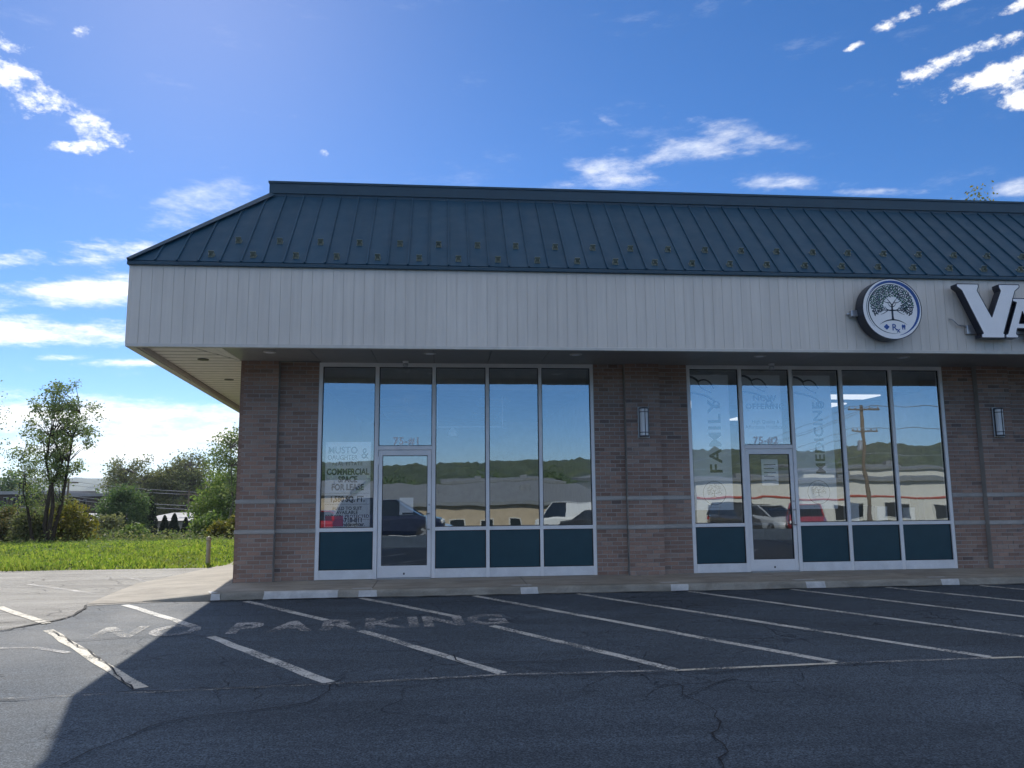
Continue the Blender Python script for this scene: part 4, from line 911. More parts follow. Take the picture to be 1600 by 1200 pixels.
# ------------------------------------------------------------------ plants
def leaf_quads(C, size, rng, flat=0.0, aspect=0.62):
    n = len(C); a = rng.normal(size=(n, 3)); a[:, 2] *= (1-flat); a /= np.linalg.norm(a, axis=1, keepdims=True)
    b = rng.normal(size=(n, 3)); b -= a*(a*b).sum(1, keepdims=True); b /= np.linalg.norm(b, axis=1, keepdims=True)
    s = size*rng.uniform(0.6, 1.3, (n, 1)); a = a*s; b = b*s*aspect
    return np.stack([C-a, C-b*0.9, C+a, C+b*0.9], axis=1)
def tree(name, label, cat, base, height, width, crown_lo, leaf, leaf_n, leaf_size, seed, trunks=1, bark='bark', trunk_r=0.12, clumps=60, shape='round', lean=0.0, openness=0.5, group=None, depth=None):
    """tapered trunk(s), limbs to clump centres, leaf faces scattered round each clump"""
    rng = np.random.default_rng(seed); t = thing(name, label, cat, group, loc=base)
    depth = depth or width; zc, hh = (crown_lo+height)/2, (height-crown_lo)/2
    CL = []
    while len(CL) < clumps:
        p = rng.uniform(-1, 1, 3)
        if shape == 'round':
            if (p**2).sum() > 1: continue
            r = 1.0
        elif shape == 'fan':                        # wider towards the top
            k_ = 0.42+0.58*min(1, (p[2]+1)/1.1); k_ *= 1 if p[2] < 0.45 else math.sqrt(max(0, 1-((p[2]-0.45)/0.58)**2))
            if p[0]**2+p[1]**2 > k_**2: continue
        elif shape == 'dome':
            k_ = math.sqrt(max(0, 1-((p[2]+0.25)/1.25)**2)) if p[2] > -0.25 else 0.85+0.15*(p[2]+1)
            if p[0]**2+p[1]**2 > k_**2: continue
        CL.append((p[0]*width/2+lean*(p[2]+1)*0.5*height, p[1]*depth/2, zc+p[2]*hh))
    CL = np.array(CL)
    wood = MB(); heads = []
    for i in range(trunks):
        a = rng.uniform(0, 6.28) if trunks > 1 else 0; sp = width*0.16 if trunks > 1 else 0.0
        top = Vector((math.cos(a)*sp*1.6+lean*height, math.sin(a)*sp*1.6, height*(0.80 if trunks > 1 else 0.86)))
        b0 = Vector((math.cos(a)*trunk_r*0.8*(trunks > 1), math.sin(a)*trunk_r*0.8*(trunks > 1), -0.25))
        pts = [b0+(top-b0)*q+Vector((rng.normal(0, 0.012), rng.normal(0, 0.012), 0))*height*(1 if 0 < q < 1 else 0) for q in (0, 0.07, 0.18, 0.32, 0.48, 0.64, 0.82, 1)]
        wood.tube(pts, [trunk_r*f for f in (1.35, 1.05, 0.92, 0.8, 0.64, 0.46, 0.28, 0.10)], 8); heads.append(pts)
    for c in CL:
        P = heads[rng.integers(len(heads))]; c = Vector(c)
        cand = [p for p in P if p.z < c.z-0.02*height] or [P[1]]
        q = min(cand, key=lambda p: (p-c).length+0.35*abs(c.z-p.z-0.3*(c-p).xy.length)) if True else cand[-1]
        mid = q+(c-q)*0.5+Vector((0, 0, (c-q).length*0.10)); r0 = trunk_r*min(0.42, 0.14+0.20*(c-q).length/height*2)
        wood.tube([q, mid, c], [r0, r0*0.55, r0*0.18], 5, cap=False)
    wood.build('trunk', bark, t, smooth=True)
    per = leaf_n//clumps; sg = (width*depth*(height-crown_lo)/clumps)**(1/3)*openness
    C = np.repeat(CL, per, 0)+rng.normal(size=(clumps*per, 3))*sg*np.array([1, 1, 0.85])
    C = C[C[:, 2] > 0.08]
    link('crown', quads_mesh('crown', leaf_quads(C, leaf_size, rng), leaf), t)
    return t
def gnd(x, Y, yb=None):
    p = at(x, 800, Y); return (p.x, Y, gz(Y))
def px_w(px_, Y): return px_*(Y-CAM.y)/F_PX
def hgt(x, ytop, Y): return at(x, ytop, Y).z-gz(Y)

tree('slim_tree', 'tall slim tree with sparse backlit leaves standing at the far grass edge', 'tree', gnd(78, 22.5), hgt(100, 597, 22.5), px_w(96, 22.5), 1.9, 'leaf_main', 9000, 0.055, 21, trunks=3, trunk_r=0.10, clumps=170, shape='fan', openness=0.22, lean=0.055)
tree('leaning_shoot', 'low leafy growth leaning left beside the slim tree', 'tree', gnd(58, 22.9), hgt(40, 688, 22.9), px_w(56, 22.9), 1.2, 'leaf_main', 1900, 0.055, 22, trunks=2, trunk_r=0.06, clumps=44, shape='fan', openness=0.30, lean=-0.16)
tree('edge_tree', 'tree at the left edge of the picture, only its outermost twigs in view', 'tree', gnd(-92, 22.0), hgt(-40, 590, 22.0), px_w(124, 22.0), 1.2, 'leaf_main', 6000, 0.055, 23, trunks=2, trunk_r=0.13, clumps=90, shape='fan', openness=0.3)
tree('wide_tree', 'broad pale-limbed tree with thin olive foliage, left one of the far pair', 'tree', gnd(205, 92), hgt(205, 712, 92), px_w(88, 92), 4.2, 'leaf_olive', 11000, 0.16, 24, trunks=2, bark='bark_pale', trunk_r=0.35, clumps=110, shape='dome', openness=0.30)
tree('wide_tree', 'broad tree with thin olive foliage, right one of the far pair, touching its neighbour', 'tree', gnd(288, 94), hgt(288, 711, 94), px_w(102, 94), 3.6, 'leaf_olive', 14000, 0.16, 25, trunks=3, bark='bark_pale', trunk_r=0.34, clumps=120, shape='dome', openness=0.32)
tree('backing_tree', 'dark dense tree low behind the pair of broad olive trees', 'tree', gnd(262, 104), hgt(262, 742, 104), px_w(95, 104), 1.5, 'leaf_dark', 9000, 0.26, 26, trunk_r=0.3, clumps=90, shape='dome', openness=0.36)
tree('round_tree', 'rounded green tree in front of the broad olive trees', 'tree', gnd(196, 48), hgt(196, 762, 48), px_w(72, 48), 0.8, 'leaf_dark', 9000, 0.10, 27, trunk_r=0.14, clumps=90, shape='round', openness=0.33)
tree('thin_tree', 'light sparse tree close against the brick corner', 'tree', gnd(366, 38), hgt(366, 664, 38), px_w(86, 38), 2.6, 'leaf_main', 5200, 0.085, 28, trunks=2, bark='bark_pale', trunk_r=0.10, clumps=80, shape='round', openness=0.30)
tree('bushy_tree', 'bright green bushy tree below the sparse tree at the brick corner', 'tree', gnd(350, 44), hgt(350, 738, 44), px_w(92, 44), 0.6, 'leaf_bright', 10000, 0.10, 29, trunk_r=0.13, clumps=90, shape='round', openness=0.36)
tree('far_dark_tree', 'dark tree crown behind the brown block at the left edge', 'tree', gnd(12, 110), hgt(12, 741, 110), px_w(70, 110), 2.0, 'leaf_dark', 6500, 0.26, 30, trunk_r=0.3, clumps=70, shape='round', openness=0.4)
tree('far_dark_tree', 'small dark tree seen between the slim tree and the distant ridge', 'tree', gnd(170, 120), hgt(170, 770, 120), px_w(60, 120), 1.0, 'leaf_dark', 4000, 0.26, 31, trunk_r=0.25, clumps=50, shape='round', openness=0.4)
tree('roof_tree', 'tree behind the store showing only its topmost twigs above the roof', 'tree', (gnd(1578, 24)[0], 24, gz(24)), hgt(1560, 302, 24), 4.4, 5.0, 'leaf_yellow', 6000, 0.09, 32, trunks=2, trunk_r=0.16, clumps=100, shape='round', openness=0.28)
SH = [('yellow_shrub', 'yellow green shrub at the foot of the slim tree, right side', 112, 23.5, 788, 62, 'leaf_yellow', 33), ('yellow_shrub', 'yellowish low shrub right of the slim tree beside the pale house', 128, 24.5, 808, 40, 'leaf_yellow', 34), ('green_shrub', 'green shrub left of the slim tree trunk', 52, 24.0, 795, 60, 'leaf_olive', 35),
      ('russet_shrub', 'russet shrub at the left edge of the picture', 8, 25.0, 795, 66, 'leaf_autumn', 36), ('dark_shrub', 'dark rounded shrub above the russet one at the left edge', 4, 33.0, 782, 64, 'leaf_dark', 37), ('green_shrub', 'bright green shrub low in front of the round tree', 210, 30.0, 822, 40, 'leaf_bright', 38),
      ('green_shrub', 'grey green shrub below the small conical conifer', 330, 32.0, 806, 52, 'leaf_bright', 39), ('green_shrub', 'low green shrub against the brick corner', 362, 29.0, 812, 50, 'leaf_yellow', 40), ('green_shrub', 'loose shrub half hiding the pale house', 168, 36.0, 806, 44, 'leaf_olive', 41), ('green_shrub', 'leafy clump behind the trunk of the slim tree', 88, 24.5, 776, 60, 'leaf_olive', 42)]
for nm, lb, x, Y, yt_, wpx, lf, sd_ in SH:
    tree(nm, lb, 'shrub', gnd(x, Y), hgt(x, yt_, Y), px_w(wpx, Y), 0.1, lf, 2600, 0.075 if Y < 28 else 0.10, sd_, trunks=3, trunk_r=0.03, clumps=40, shape='dome', openness=0.36)
def conifer(name, label, x, Y, ytop, wpx, seed, pw=0.55, group=None):
    rng = np.random.default_rng(seed); b = gnd(x, Y); h = hgt(x, ytop, Y); r = px_w(wpx, Y)/2; t = thing(name, label, 'conifer', group, loc=b)
    m = MB(); m.tube([(0, 0, -0.2), (0, 0, h*0.85)], [0.09, 0.02], 7); m.build('trunk', 'bark', t)
    n = 7000; z = rng.uniform(0.02, 1, n)**1.15; prof = np.minimum(1, (1-z)**pw*1.25)*np.minimum(1, 0.75+z*3)
    a = rng.uniform(0, 6.283, n); rr = r*prof*(0.55+0.5*rng.uniform(0, 1, n)**0.5)*(1+0.10*np.sin(a*5+z*31))
    C = np.stack([rr*np.cos(a), rr*np.sin(a), z*h], 1); link('crown', quads_mesh('crown', leaf_quads(C, 0.10, rng, aspect=0.4), 'leaf_conifer'), t)
conifer('tall_conifer', 'tall dark clipped columnar conifer in front of the pale roof', 234, 50, 779, 23, 51, 0.42)
conifer('small_conifer', 'slender dark conifer right of the row of rounded conifers', 308, 52, 797, 15, 52, 0.6)
for i, (x, yt_, wp, lb) in enumerate(((258, 806, 20, 'leftmost of the low dark conifers by the pale roof'), (273, 803, 22, 'middle one of the low dark conifers by the pale roof'), (291, 809, 18, 'rightmost of the low dark conifers by the pale roof'))):
    conifer('low_conifer', lb, x, 51+i*0.6, yt_, wp, 53+i, 0.7, 'low conifers by the pale roof')

# field: grass near, taller weeds at the far edge
def blades(n, X, Yr_, h, wdt, rng, mat, name, label, clump=0.0):
    x = rng.uniform(X[0], X[1], n); u = rng.uniform(0, 1, n); y = Yr_[0]+(Yr_[1]-Yr_[0])*u**1.25
    hm = 0.65+0.35*np.sin(x*1.7+np.sin(y*1.1)*2)*np.sin(y*1.3+x*0.6)+0.35*np.sin(x*5.1+y*3.7)*0.5
    hh = h*rng.uniform(0.45, 1.15, n)*np.clip(hm, 0.35, 1.4)
    g = np.array([gz(v) for v in np.linspace(Yr_[0], Yr_[1], 60)]); z = np.interp(y, np.linspace(Yr_[0], Yr_[1], 60), g)
    a = rng.uniform(0, 6.283, n); w2 = wdt*rng.uniform(0.6, 1.4, n)*(1+(y-4)*0.03); lx = rng.normal(0, 0.35, n)*hh; ly = rng.normal(0, 0.35, n)*hh
    ca, sa_ = np.cos(a)*w2, np.sin(a)*w2
    V = np.stack([np.stack([x-ca, y-sa_, z-0.01], 1), np.stack([x+ca, y+sa_, z-0.01], 1), np.stack([x+ca*0.8+lx*0.5, y+sa_*0.8+ly*0.5, z+hh*0.6], 1), np.stack([x+lx, y+ly, z+hh], 1)], 1)
    o = link(name, quads_mesh(name, V, mat)); return tag(o, label, 'grass', kind='stuff')
blades(95000, (-21, -0.9), (3.62, 24), 0.17, 0.016, NP, 'grass', 'grass_field', 'bright green rough grass field beyond the driveway')
def leafy(n, X, Yr_, h, size, rng, mat, name, label):
    x = rng.uniform(X[0], X[1], n); y = rng.uniform(Yr_[0], Yr_[1], n)
    m = np.clip(0.5+0.5*np.sin(x*1.3+np.cos(y*0.9)*2)*np.sin(y*1.1-x*0.4)+0.25*np.sin(x*4.3), 0.12, 1)
    z = np.interp(y, [p[0] for p in PROF], [p[1] for p in PROF])+rng.uniform(0.0, 1, n)**1.3*h*m
    o = link(name, quads_mesh(name, leaf_quads(np.stack([x, y, z], 1), size, rng, flat=0.3), mat)); return tag(o, label, 'ground cover', kind='stuff')
leafy(30000, (-20, -0.9), (3.7, 24), 0.24, 0.036, NP, 'leaf_bright', 'clover', 'leafy clover growing through the grass field')
leafy(26000, (-34, -5), (21, 34), 0.75, 0.06, NP, 'weed', 'tall_weeds', 'band of tall weeds and brush at the far grass edge')
leafy(14000, (-44, -8), (32, 60), 1.3, 0.12, NP, 'weed', 'brush', 'rough brush on the falling ground behind the field')

# ------------------------------------------------------------------ far houses, poles, wires
def gable(name, label, x0, x1, Y, y_eave, y_ridge, depth, wall, roof, hip=0.3):
    a, b = at(x0, y_eave, Y), at(x1, y_eave, Y); zr = at((x0+x1)/2, y_ridge, Y+depth/2).z; z0 = gz(Y)-0.3; ze = a.z
    t = thing(name, label, 'house'); W = b.x-a.x
    m = MB(); m.box(a.x, b.x, Y, Y+depth, z0, ze); m.build('wall', wall, t)
    r = MB(); o = 0.45; h_ = hip*depth
    r.add([(a.x-o, Y-o, ze), (b.x+o, Y-o, ze), (b.x+o, Y+depth+o, ze), (a.x-o, Y+depth+o, ze), (a.x-o+h_, Y+depth/2, zr), (b.x+o-h_, Y+depth/2, zr)], [(0, 1, 5, 4), (1, 2, 5), (2, 3, 4, 5), (3, 0, 4), (3, 2, 1, 0)])
    rf = r.build('roof', roof, t)
    n = max(2, int(W/3.2))
    for i in range(n):
        cx = a.x+W*(i+0.5)/n; wz = z0+0.3+(ze-z0-0.3)*0.35
        f = MB(); f.box(cx-0.6, cx+0.6, Y-0.05, Y+0.02, wz, wz+1.15); w_ = f.build('window', 'white_plastic', t)
        f = MB(); f.box(cx-0.52, cx+0.52, Y-0.065, Y-0.051, wz+0.08, wz+1.07); f.build('pane', 'car_glass', w_)
    f = MB(); f.box(a.x+W*0.72, a.x+W*0.72+0.5, Y+depth*0.5, Y+depth*0.5+0.5, ze, zr+0.5); f.build('chimney', 'house_dark', rf)
    return t
gable('long_house', 'long low house with pale grey roof behind the conifers', 212, 342, 62, 814, 801, 8, 'house_wall', 'house_roof')
gable('porch_house', 'small house with pale roof and white posts right of the slim tree', 128, 166, 56, 815, 802, 7, 'house_wall', 'house_roof', 0.5)
def block(name, label, x0, x1, Y, ytop, depth, wall, rows, cols):
    a, b = at(x0, ytop, Y), at(x1, ytop, Y); z0 = gz(Y)-0.3; t = thing(name, label, 'building')
    m = MB(); m.box(a.x, b.x, Y, Y+depth, z0, a.z); m.build('wall', wall, t)
    m = MB(); m.box(a.x-0.2, b.x+0.2, Y-0.2, Y+depth+0.2, a.z+0.003, a.z+0.35); m.build('parapet', 'house_roof', t)
    W = b.x-a.x; Hh = a.z-z0
    for r in range(rows):
        zz = z0+Hh*(r+0.45)/rows
        m = MB(); m.box(a.x-0.03, b.x+0.03, Y-0.06, Y-0.004, zz-0.35, zz-0.15); m.build('stringcourse', 'house_wall', t)
        for c in range(cols):
            cx = a.x+W*(c+0.5)/cols; f = MB(); f.box(cx-W/cols*0.22, cx+W/cols*0.22, Y-0.06, Y+0.02, zz, zz+Hh/rows*0.42); w_ = f.build('window', 'house_roof', t)
            f = MB(); f.box(cx-W/cols*0.19, cx+W/cols*0.19, Y-0.075, Y-0.061, zz+0.08, zz+Hh/rows*0.42-0.08); f.build('pane', 'car_glass', w_)
block('brown_block', 'flat roofed brown block with strip windows at the left edge', -40, 58, 78, 773, 14, 'house_dark', 3, 7)
block('brown_block', 'flat roofed dark brown block half hidden right of the slim tree', 98, 138, 84, 776, 14, 'house_dark', 3, 4)
def pole(name, label, x, Y, ytop, r, arm=None, mat='wood_pole'):
    b = gnd(x, Y); h = hgt(x, ytop, Y); t = thing(name, label, 'pole', loc=b); m = MB(); m.tube([(0, 0, -0.3), (0, 0, h)], [r, r*0.7], 8); m.build('shaft', mat, t)
    if arm:
        m = MB(); m.box(-arm, arm, -0.05, 0.05, h-0.45, h-0.33); m.build('crossarm', mat, t)
    else:
        m = MB(); m.box(-0.12, 0.5, -0.09, 0.09, h-0.02, h+0.10); m.build('lamp_head', 'dark_metal', t)
    return t
pole('lamp_post', 'thin dark lamp post in the shrubs left of the slim tree', 28, 28, 757, 0.045, mat='dark_metal')
pole('utility_pole', 'far wooden pole carrying the wires in front of the olive trees', 294, 66, 766, 0.13, 0.9)
pole('utility_pole', 'far wooden pole standing behind the crown of the slim tree', 104, 66, 748, 0.13, 0.9)
def wire(pts, label, r=0.012, group=None):
    m = MB(); P = []
    for p, q in zip(pts, pts[1:]):
        L = (q-p).length
        for i in range(12):
            t = i/12; P.append(p+(q-p)*t-Vector((0, 0, L*0.012*4*t*(1-t))))
    P.append(pts[-1]); m.tube(P, r, 5); tag(m.build('wire', 'alloy'), label, 'wire', group)
for i, (y0, y1, y2, nm) in enumerate(((751, 768, 772, 'uppermost'), (757, 772.5, 776, 'second highest'), (774, 790, 795, 'third highest'), (779, 796, 800, 'lowest'))):
    wire([at(20, y0-8, 66), at(104, y0, 66), at(294, y1, 66), at(420, y2+4, 66)], nm+' of the four overhead wires across the far trees', 0.020, 'overhead wires across the far trees')

# ------------------------------------------------------------------ cars
def car(label, paint, loc, rz, kind='sedan', group='cars parked behind the viewer'):
    t = thing('parked_car', label, 'car', group, loc=loc); t.rotation_euler = (0, 0, rz)
    S = {'sedan': (4.6, 0.90, 1.45, [(-2.30, .50, .62), (-2.2, .40, .78), (-1.6, .34, .95), (-0.9, .32, .98), (0.9, .32, .96), (1.55, .34, .90), (2.1, .40, .74), (2.28, .48, .62)], [(-1.75, .96), (-1.05, 1.42), (0.1, 1.45), (1.25, .95)]),
         'suv': (4.7, 0.94, 1.72, [(-2.33, .55, .80), (-2.28, .45, 1.0), (-1.7, .40, 1.05), (-0.9, .38, 1.06), (0.9, .38, 1.06), (1.5, .40, 1.02), (2.15, .45, .90), (2.33, .52, .70)], [(-2.2, 1.04), (-1.9, 1.66), (0.2, 1.72), (1.2, 1.05)]),
         'van': (5.6, 1.0, 2.4, [(-2.8, .55, 1.2), (-2.78, .45, 1.25), (-1.7, .42, 1.28), (-0.9, .42, 1.28), (1.2, .42, 1.28), (1.9, .44, 1.22), (2.5, .48, 1.05), (2.75, .55, .75)], [(-2.76, 1.26), (-2.7, 2.35), (1.3, 2.4), (2.1, 1.2)])}[kind]
    ln, hw, top, st_, gh = S
    b = MB(); n = 8; V = []
    for x, zb, zt in st_:
        k_ = 0.80 if abs(x) > 2.15*ln/4.6 else 0.95 if abs(x) > 1.9*ln/4.6 else 1.0
        V += [(x, -hw*k_*0.9, zb-0.12), (x, -hw*k_, zb+0.05), (x, -hw*k_, zt-0.14), (x, -hw*k_*0.90, zt), (x, hw*k_*0.90, zt), (x, hw*k_, zt-0.14), (x, hw*k_, zb+0.05), (x, hw*k_*0.9, zb-0.12)]
    m_ = len(st_); F = [(i*n+j, i*n+(j+1) % n, (i+1)*n+(j+1) % n, (i+1)*n+j) for i in range(m_-1) for j in range(n)]+[tuple(range(n))[::-1], tuple(range((m_-1)*n, m_*n))]
    b.add(V, F); b.build('body', paint, t, bevel=0.02)
    (x0, z0), (x1, z1), (x2, z2), (x3, z3) = gh; w0, w1 = hw*0.89, hw*0.74
    g = MB(); z0 -= 0.03; z3 -= 0.03
    g.add([(x0, -w0, z0), (x1, -w1, z1-.03), (x2, -w1, z2-.03), (x3, -w0, z3), (x0, w0, z0), (x1, w1, z1-.03), (x2, w1, z2-.03), (x3, w0, z3)], [(0, 1, 2, 3), (7, 6, 5, 4), (0, 4, 5, 1), (1, 5, 6, 2), (2, 6, 7, 3)]); g.build('glass', 'car_glass', t)
    r = MB(); r.prism([(x1-.03, -w1-.012, z1-.03), (x2+.03, -w1-.012, z2-.03), (x2+.03, w1+.012, z2-.03), (x1-.03, w1+.012, z1-.03)], (0, 0, 0.001), (0, 0, 0.05)); rf = r.build('roof', paint, t, bevel=0.02)
    for s_ in (-1, 1):
        for (xa, za, xb, zb, wd) in ((x0, z0, x1, z1-.02, .09), (x3, z3, x2, z2-.02, .07), ((x1+x2)/2-.02, z0, (x1+x2)/2-.05, z1-.02, .07)):
            p = MB(); p.tube([(xa, s_*(w0+.004), za), (xb, s_*(w1+.006), zb)], wd*0.5, 6); p.build('pillar', paint, t)
    if kind == 'van':
        for s_ in (-1, 1):
            p = MB(); p.prism([(x0, s_*(w0+.003), z0), (0.2, s_*(w0+.003), z0), (0.1, s_*(w1+.016), z1-.02), (x1, s_*(w1+.016), z1-.02)], (0, 0, 0), (0, s_*0.012, 0)); p.build('side_panel', paint, t)
    wr = 0.33 if kind == 'sedan' else 0.36
    for wx in (-ln*0.30, ln*0.30):
        for s_ in (-1, 1):
            w_ = MB(); w_.tube([(wx, s_*(hw-0.20), wr), (wx, s_*(hw+0.004), wr)], wr, 20); wh = w_.build('wheel', 'rubber', t)
            w_ = MB(); w_.tube([(wx, s_*(hw+0.005), wr), (wx, s_*(hw+0.012), wr)], wr*0.66, 16)
            w_.build('rim', 'dark_metal', wh)
            for q in range(5):
                a = q*2*math.pi/5; w2 = MB(); c_, s2 = math.cos(a), math.sin(a)
                w2.prism([(wx-s2*.035, s_*(hw+.013), wr+c_*.035), (wx+s2*.035, s_*(hw+.013), wr-c_*.035), (wx+c_*wr*.62+s2*.045, s_*(hw+.013), wr+s2*wr*.62-c_*.045), (wx+c_*wr*.62-s2*.045, s_*(hw+.013), wr+s2*wr*.62+c_*.045)], (0, 0, 0), (0, s_*0.012, 0)); w2.build('spoke', 'alloy', wh)
    for s_ in (-1, 1):
        zf = st_[-2][2]-0.09
        h_ = MB(); h_.box(ln/2-0.17, ln/2-0.03, s_*hw*0.62-0.19, s_*hw*0.62+0.19, zf-0.11, zf+0.04); h_.build('headlight', 'lamp_lens', t, bevel=0.03)
        zr = st_[1][2]-0.12; h_ = MB(); h_.box(-ln/2+0.0, -ln/2+0.13, s_*hw*0.66-0.17, s_*hw*0.66+0.17, zr-0.12, zr+0.08); h_.build('taillight', 'red_lens', t, bevel=0.03)
    return t
def bk(px_, D): p = back(px_, 800, D); return (p.x, p.y, gz(p.y)+0.026)
car('navy blue car mirrored in the left glass door', 'car_navy', bk(612, 34), 0.05, 'suv')
car('white car mirrored in the left glass door above the navy one', 'car_white', bk(640, 39), 0.1, 'sedan')
car('red car mirrored low in the right glass door', 'car_red', bk(1262, 36), math.radians(115), 'sedan')
car('silver car mirrored in the middle of the right glass door', 'car_silver', bk(1205, 38), math.radians(80), 'sedan')
car('dark car mirrored at the left of the right glass door', 'car_dark', bk(1155, 39.5), math.radians(84), 'suv')
car('red car mirrored behind the lease poster', 'car_red', bk(520, 40), 0.0, 'sedan')
car('white van mirrored at the right of the left storefront, nearer one', 'car_white', bk(893, 62), math.radians(200), 'van')
car('white van mirrored at the right of the left storefront, farther one', 'car_white', bk(905, 71), math.radians(195), 'van')
car('dark car mirrored beside the white vans', 'car_dark', bk(924, 60), math.radians(205), 'suv')
wc = gnd(176, 50); car('white car parked far behind the field brush', 'car_white', (wc[0], 50, gz(50)), 0.1, 'sedan', None)

# ------------------------------------------------------------------ the other side of the street (seen in the glass)
def shop(name, label, px0, px1, D, y_eave, y_ridge, depth, wall, roof, stripe=None, nwin=6):
    a, b = back(px0, y_eave, D), back(px1, y_eave, D); Y = a.y; z0 = gz(Y)-0.4; ze = (a.z+b.z)/2
    zr = back((px0+px1)/2, y_ridge, D+depth).z; t = thing(name, label, 'building')
    m = MB(); m.box(a.x, b.x, Y-depth, Y, z0, ze); m.build('wall', wall, t)
    m = MB(); m.add([(a.x-.5, Y+.5, ze+.003), (b.x+.5, Y+.5, ze+.003), (b.x+.5, Y-depth, zr), (a.x-.5, Y-depth, zr), (a.x-.5, Y+.5, ze+.35), (b.x+.5, Y+.5, ze+.35), (b.x+.5, Y-depth, zr+.35), (a.x-.5, Y-depth, zr+.35)], [(0, 1, 2, 3)[::-1], (4, 5, 6, 7), (0, 1, 5, 4), (1, 2, 6, 5), (2, 3, 7, 6), (3, 0, 4, 7)]); m.build('roof', roof, t)
    W = b.x-a.x; hh = ze-z0
    if stripe: m = MB(); m.box(a.x-.05, b.x+.05, Y+.004, Y+.09, z0+hh*0.62, z0+hh*0.655); m.build('stripe', stripe, t)
    for i in range(nwin):
        cx = a.x+W*(i+0.5)/nwin; w2 = W/nwin*(0.22 if i % 3 else 0.3)
        f = MB(); f.box(cx-w2, cx+w2, Y-.02, Y+.06, z0+hh*0.14, z0+hh*0.50); w_ = f.build('window', 'trim_light', t)
        f = MB(); f.box(cx-w2+.12, cx+w2-.12, Y+.061, Y+.075, z0+hh*0.14+.1, z0+hh*0.50-.1); f.build('pane', 'car_glass', w_)
    for i in range(2):
        f = MB(); cx = a.x+W*(0.27+0.41*i); zz = ze+(zr-ze)*0.5; f.box(cx, cx+1.2, Y-depth*0.5-1.0, Y-depth*0.5, zz, zz+0.9); f.build('roof_unit', 'slate_roof', t, bevel=0.05)
shop('tan_shop', 'long tan shop with grey roof mirrored in the left storefront', 560, 960, 78, 788, 757, 22, 'tan_wall', 'slate_roof', None, 9)
shop('white_shop', 'white flat roofed shop with red stripe mirrored in the right storefront', 1085, 1560, 82, 752, 748, 26, 'white_wall', 'slate_roof', 'red_stripe', 7)
shop('tan_shed', 'tan shed mirrored behind the left glass door', 380, 545, 95, 775, 758, 18, 'tan_wall', 'slate_roof', None, 4)
for (p0, p1, D, ye, lb) in ((700, 880, 120, 752, 'pale flat roof behind the tan shop, mirrored'), (1260, 1500, 130, 735, 'far white building behind the white shop, mirrored'), (930, 1060, 110, 748, 'far pale building between the two mirrored shops')):
    shop('far_shop', lb, p0, p1, D, ye, ye-4, 15, 'white_wall', 'slate_roof', None, 5)
def big_pole(px_, D, ytop, label):
    p = back(px_, 760, D); z0 = gz(p.y)-0.3; zt = back(px_, ytop, D).z; t = thing('street_pole', label, 'pole', 'poles across the street', loc=(p.x, p.y, 0))
    m = MB(); m.tube([(0, 0, z0), (0, 0, zt)], [0.19, 0.13], 10); m.build('shaft', 'wood_pole', t)
    for dz, hw in ((0.35, 1.35), (2.15, 1.1)):
        m = MB(); m.box(-hw, hw, 0.12, 0.22, zt-dz-0.12, zt-dz); ca = m.build('crossarm', 'wood_pole', t)
        for q in (-0.92, -0.5, 0.5, 0.92):
            i_ = MB(); i_.lathe([(0.05, 0), (0.06, 0.08), (0.03, 0.14), (0.05, 0.2), (0.0, 0.22)], (hw*q, 0.17, zt-dz+0.001), 8); i_.build('insulator', 'alloy', ca)
    m = MB(); m.lathe([(0.0, 0), (0.2, 0.02), (0.22, 0.1), (0.22, 0.7), (0.15, 0.8), (0, 0.82)], (-0.42, 0.1, zt-3.9), 12); m.build('transformer', 'alloy', t)
    return Vector((p.x, p.y, zt))
pA = big_pole(1357, 62, 634, 'wooden pole with two crossarms mirrored beside the MEDICINE banner')
pC = Vector((pA.x+38, pA.y+4, pA.z+1.5)); pD = back(1040, 722, 190)
t = thing('street_pole', 'wooden pole off to the right across the street', 'pole', 'poles across the street', loc=(pC.x, pC.y, 0)); m = MB(); m.tube([(0, 0, gz(pC.y)-.3), (0, 0, pC.z)], [0.19, 0.13], 10); m.build('shaft', 'wood_pole', t)
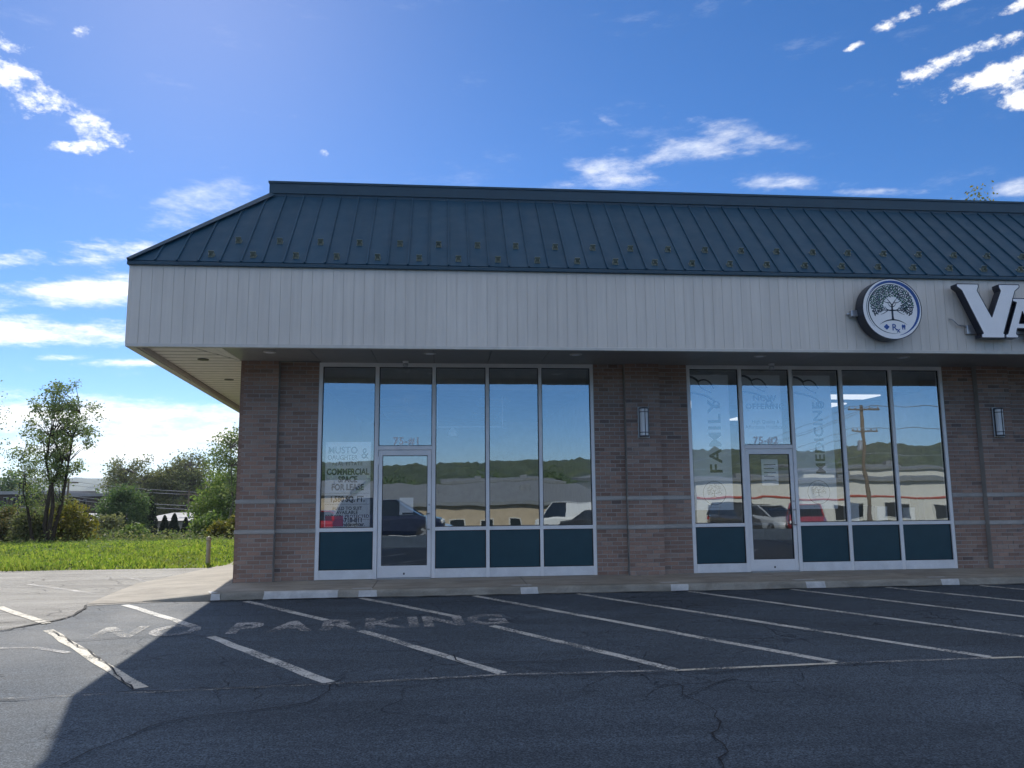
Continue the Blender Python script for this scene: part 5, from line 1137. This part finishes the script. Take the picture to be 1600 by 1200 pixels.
t = thing('street_pole', 'wooden pole off to the left across the street', 'pole', 'poles across the street', loc=(pD.x, pD.y, 0)); m = MB(); m.tube([(0, 0, gz(pD.y)-.3), (0, 0, pD.z)], [0.19, 0.13], 10); m.build('shaft', 'wood_pole', t)
for i, (dx, dz) in enumerate(((-1.2, -0.15), (0.6, -0.15), (1.2, -0.15), (-1.0, -1.95), (0.9, -1.95), (0.0, -4.2))):
    wire([pD+Vector((dx, 0.1, dz)), pA+Vector((dx, 0.17, dz)), pC+Vector((dx, 0.1, dz))], ('leftmost top', 'inner top', 'rightmost top', 'left middle', 'right middle', 'lowest')[i]+' wire on the street pole mirrored in the right storefront', 0.022, 'wires across the street')
for i, (px_, D, ht, wpx) in enumerate(((760, 150, 742, 90), (880, 160, 736, 100), (620, 150, 740, 80), (1330, 170, 728, 110), (1480, 160, 726, 90), (520, 140, 738, 80))):
    p = back(px_, 770, D); h = back(px_, ht, D).z-gz(p.y)
    tree('street_tree', ('dark tree mirrored above the tan shop', 'broad dark tree mirrored near the right end of the left storefront', 'dark tree mirrored in the left glass door', 'dark tree mirrored beside the street pole', 'dark tree mirrored in the last window', 'dark tree mirrored above the lease poster')[i], 'tree', (p.x, p.y, gz(p.y)), h, wpx*D/F_PX, 1.0, 'leaf_dark', 4500, 0.26, 70+i, trunk_r=0.3, clumps=40, shape='dome', openness=0.4, group='trees across the street')

# ------------------------------------------------------------------ the air
hz = MB(); hz.box(-4200, 4200, -4200, 4200, -11, 75)
ho = hz.build('haze', None); tag(ho, 'thin pale air over the whole place', 'haze', kind='stuff')
m_, t_ = new_mat('air'); t_.nodes.clear(); o_ = t_.nodes.new('ShaderNodeOutputMaterial'); v_ = t_.nodes.new('ShaderNodeVolumePrincipled'); v_.inputs['Color'].default_value = (0.75, 0.86, 1.0, 1); v_.inputs['Density'].default_value = 0.0002; v_.inputs['Anisotropy'].default_value = 0.3
t_.links.new(v_.outputs[0], o_.inputs['Volume']); ho.data.materials.append(m_)
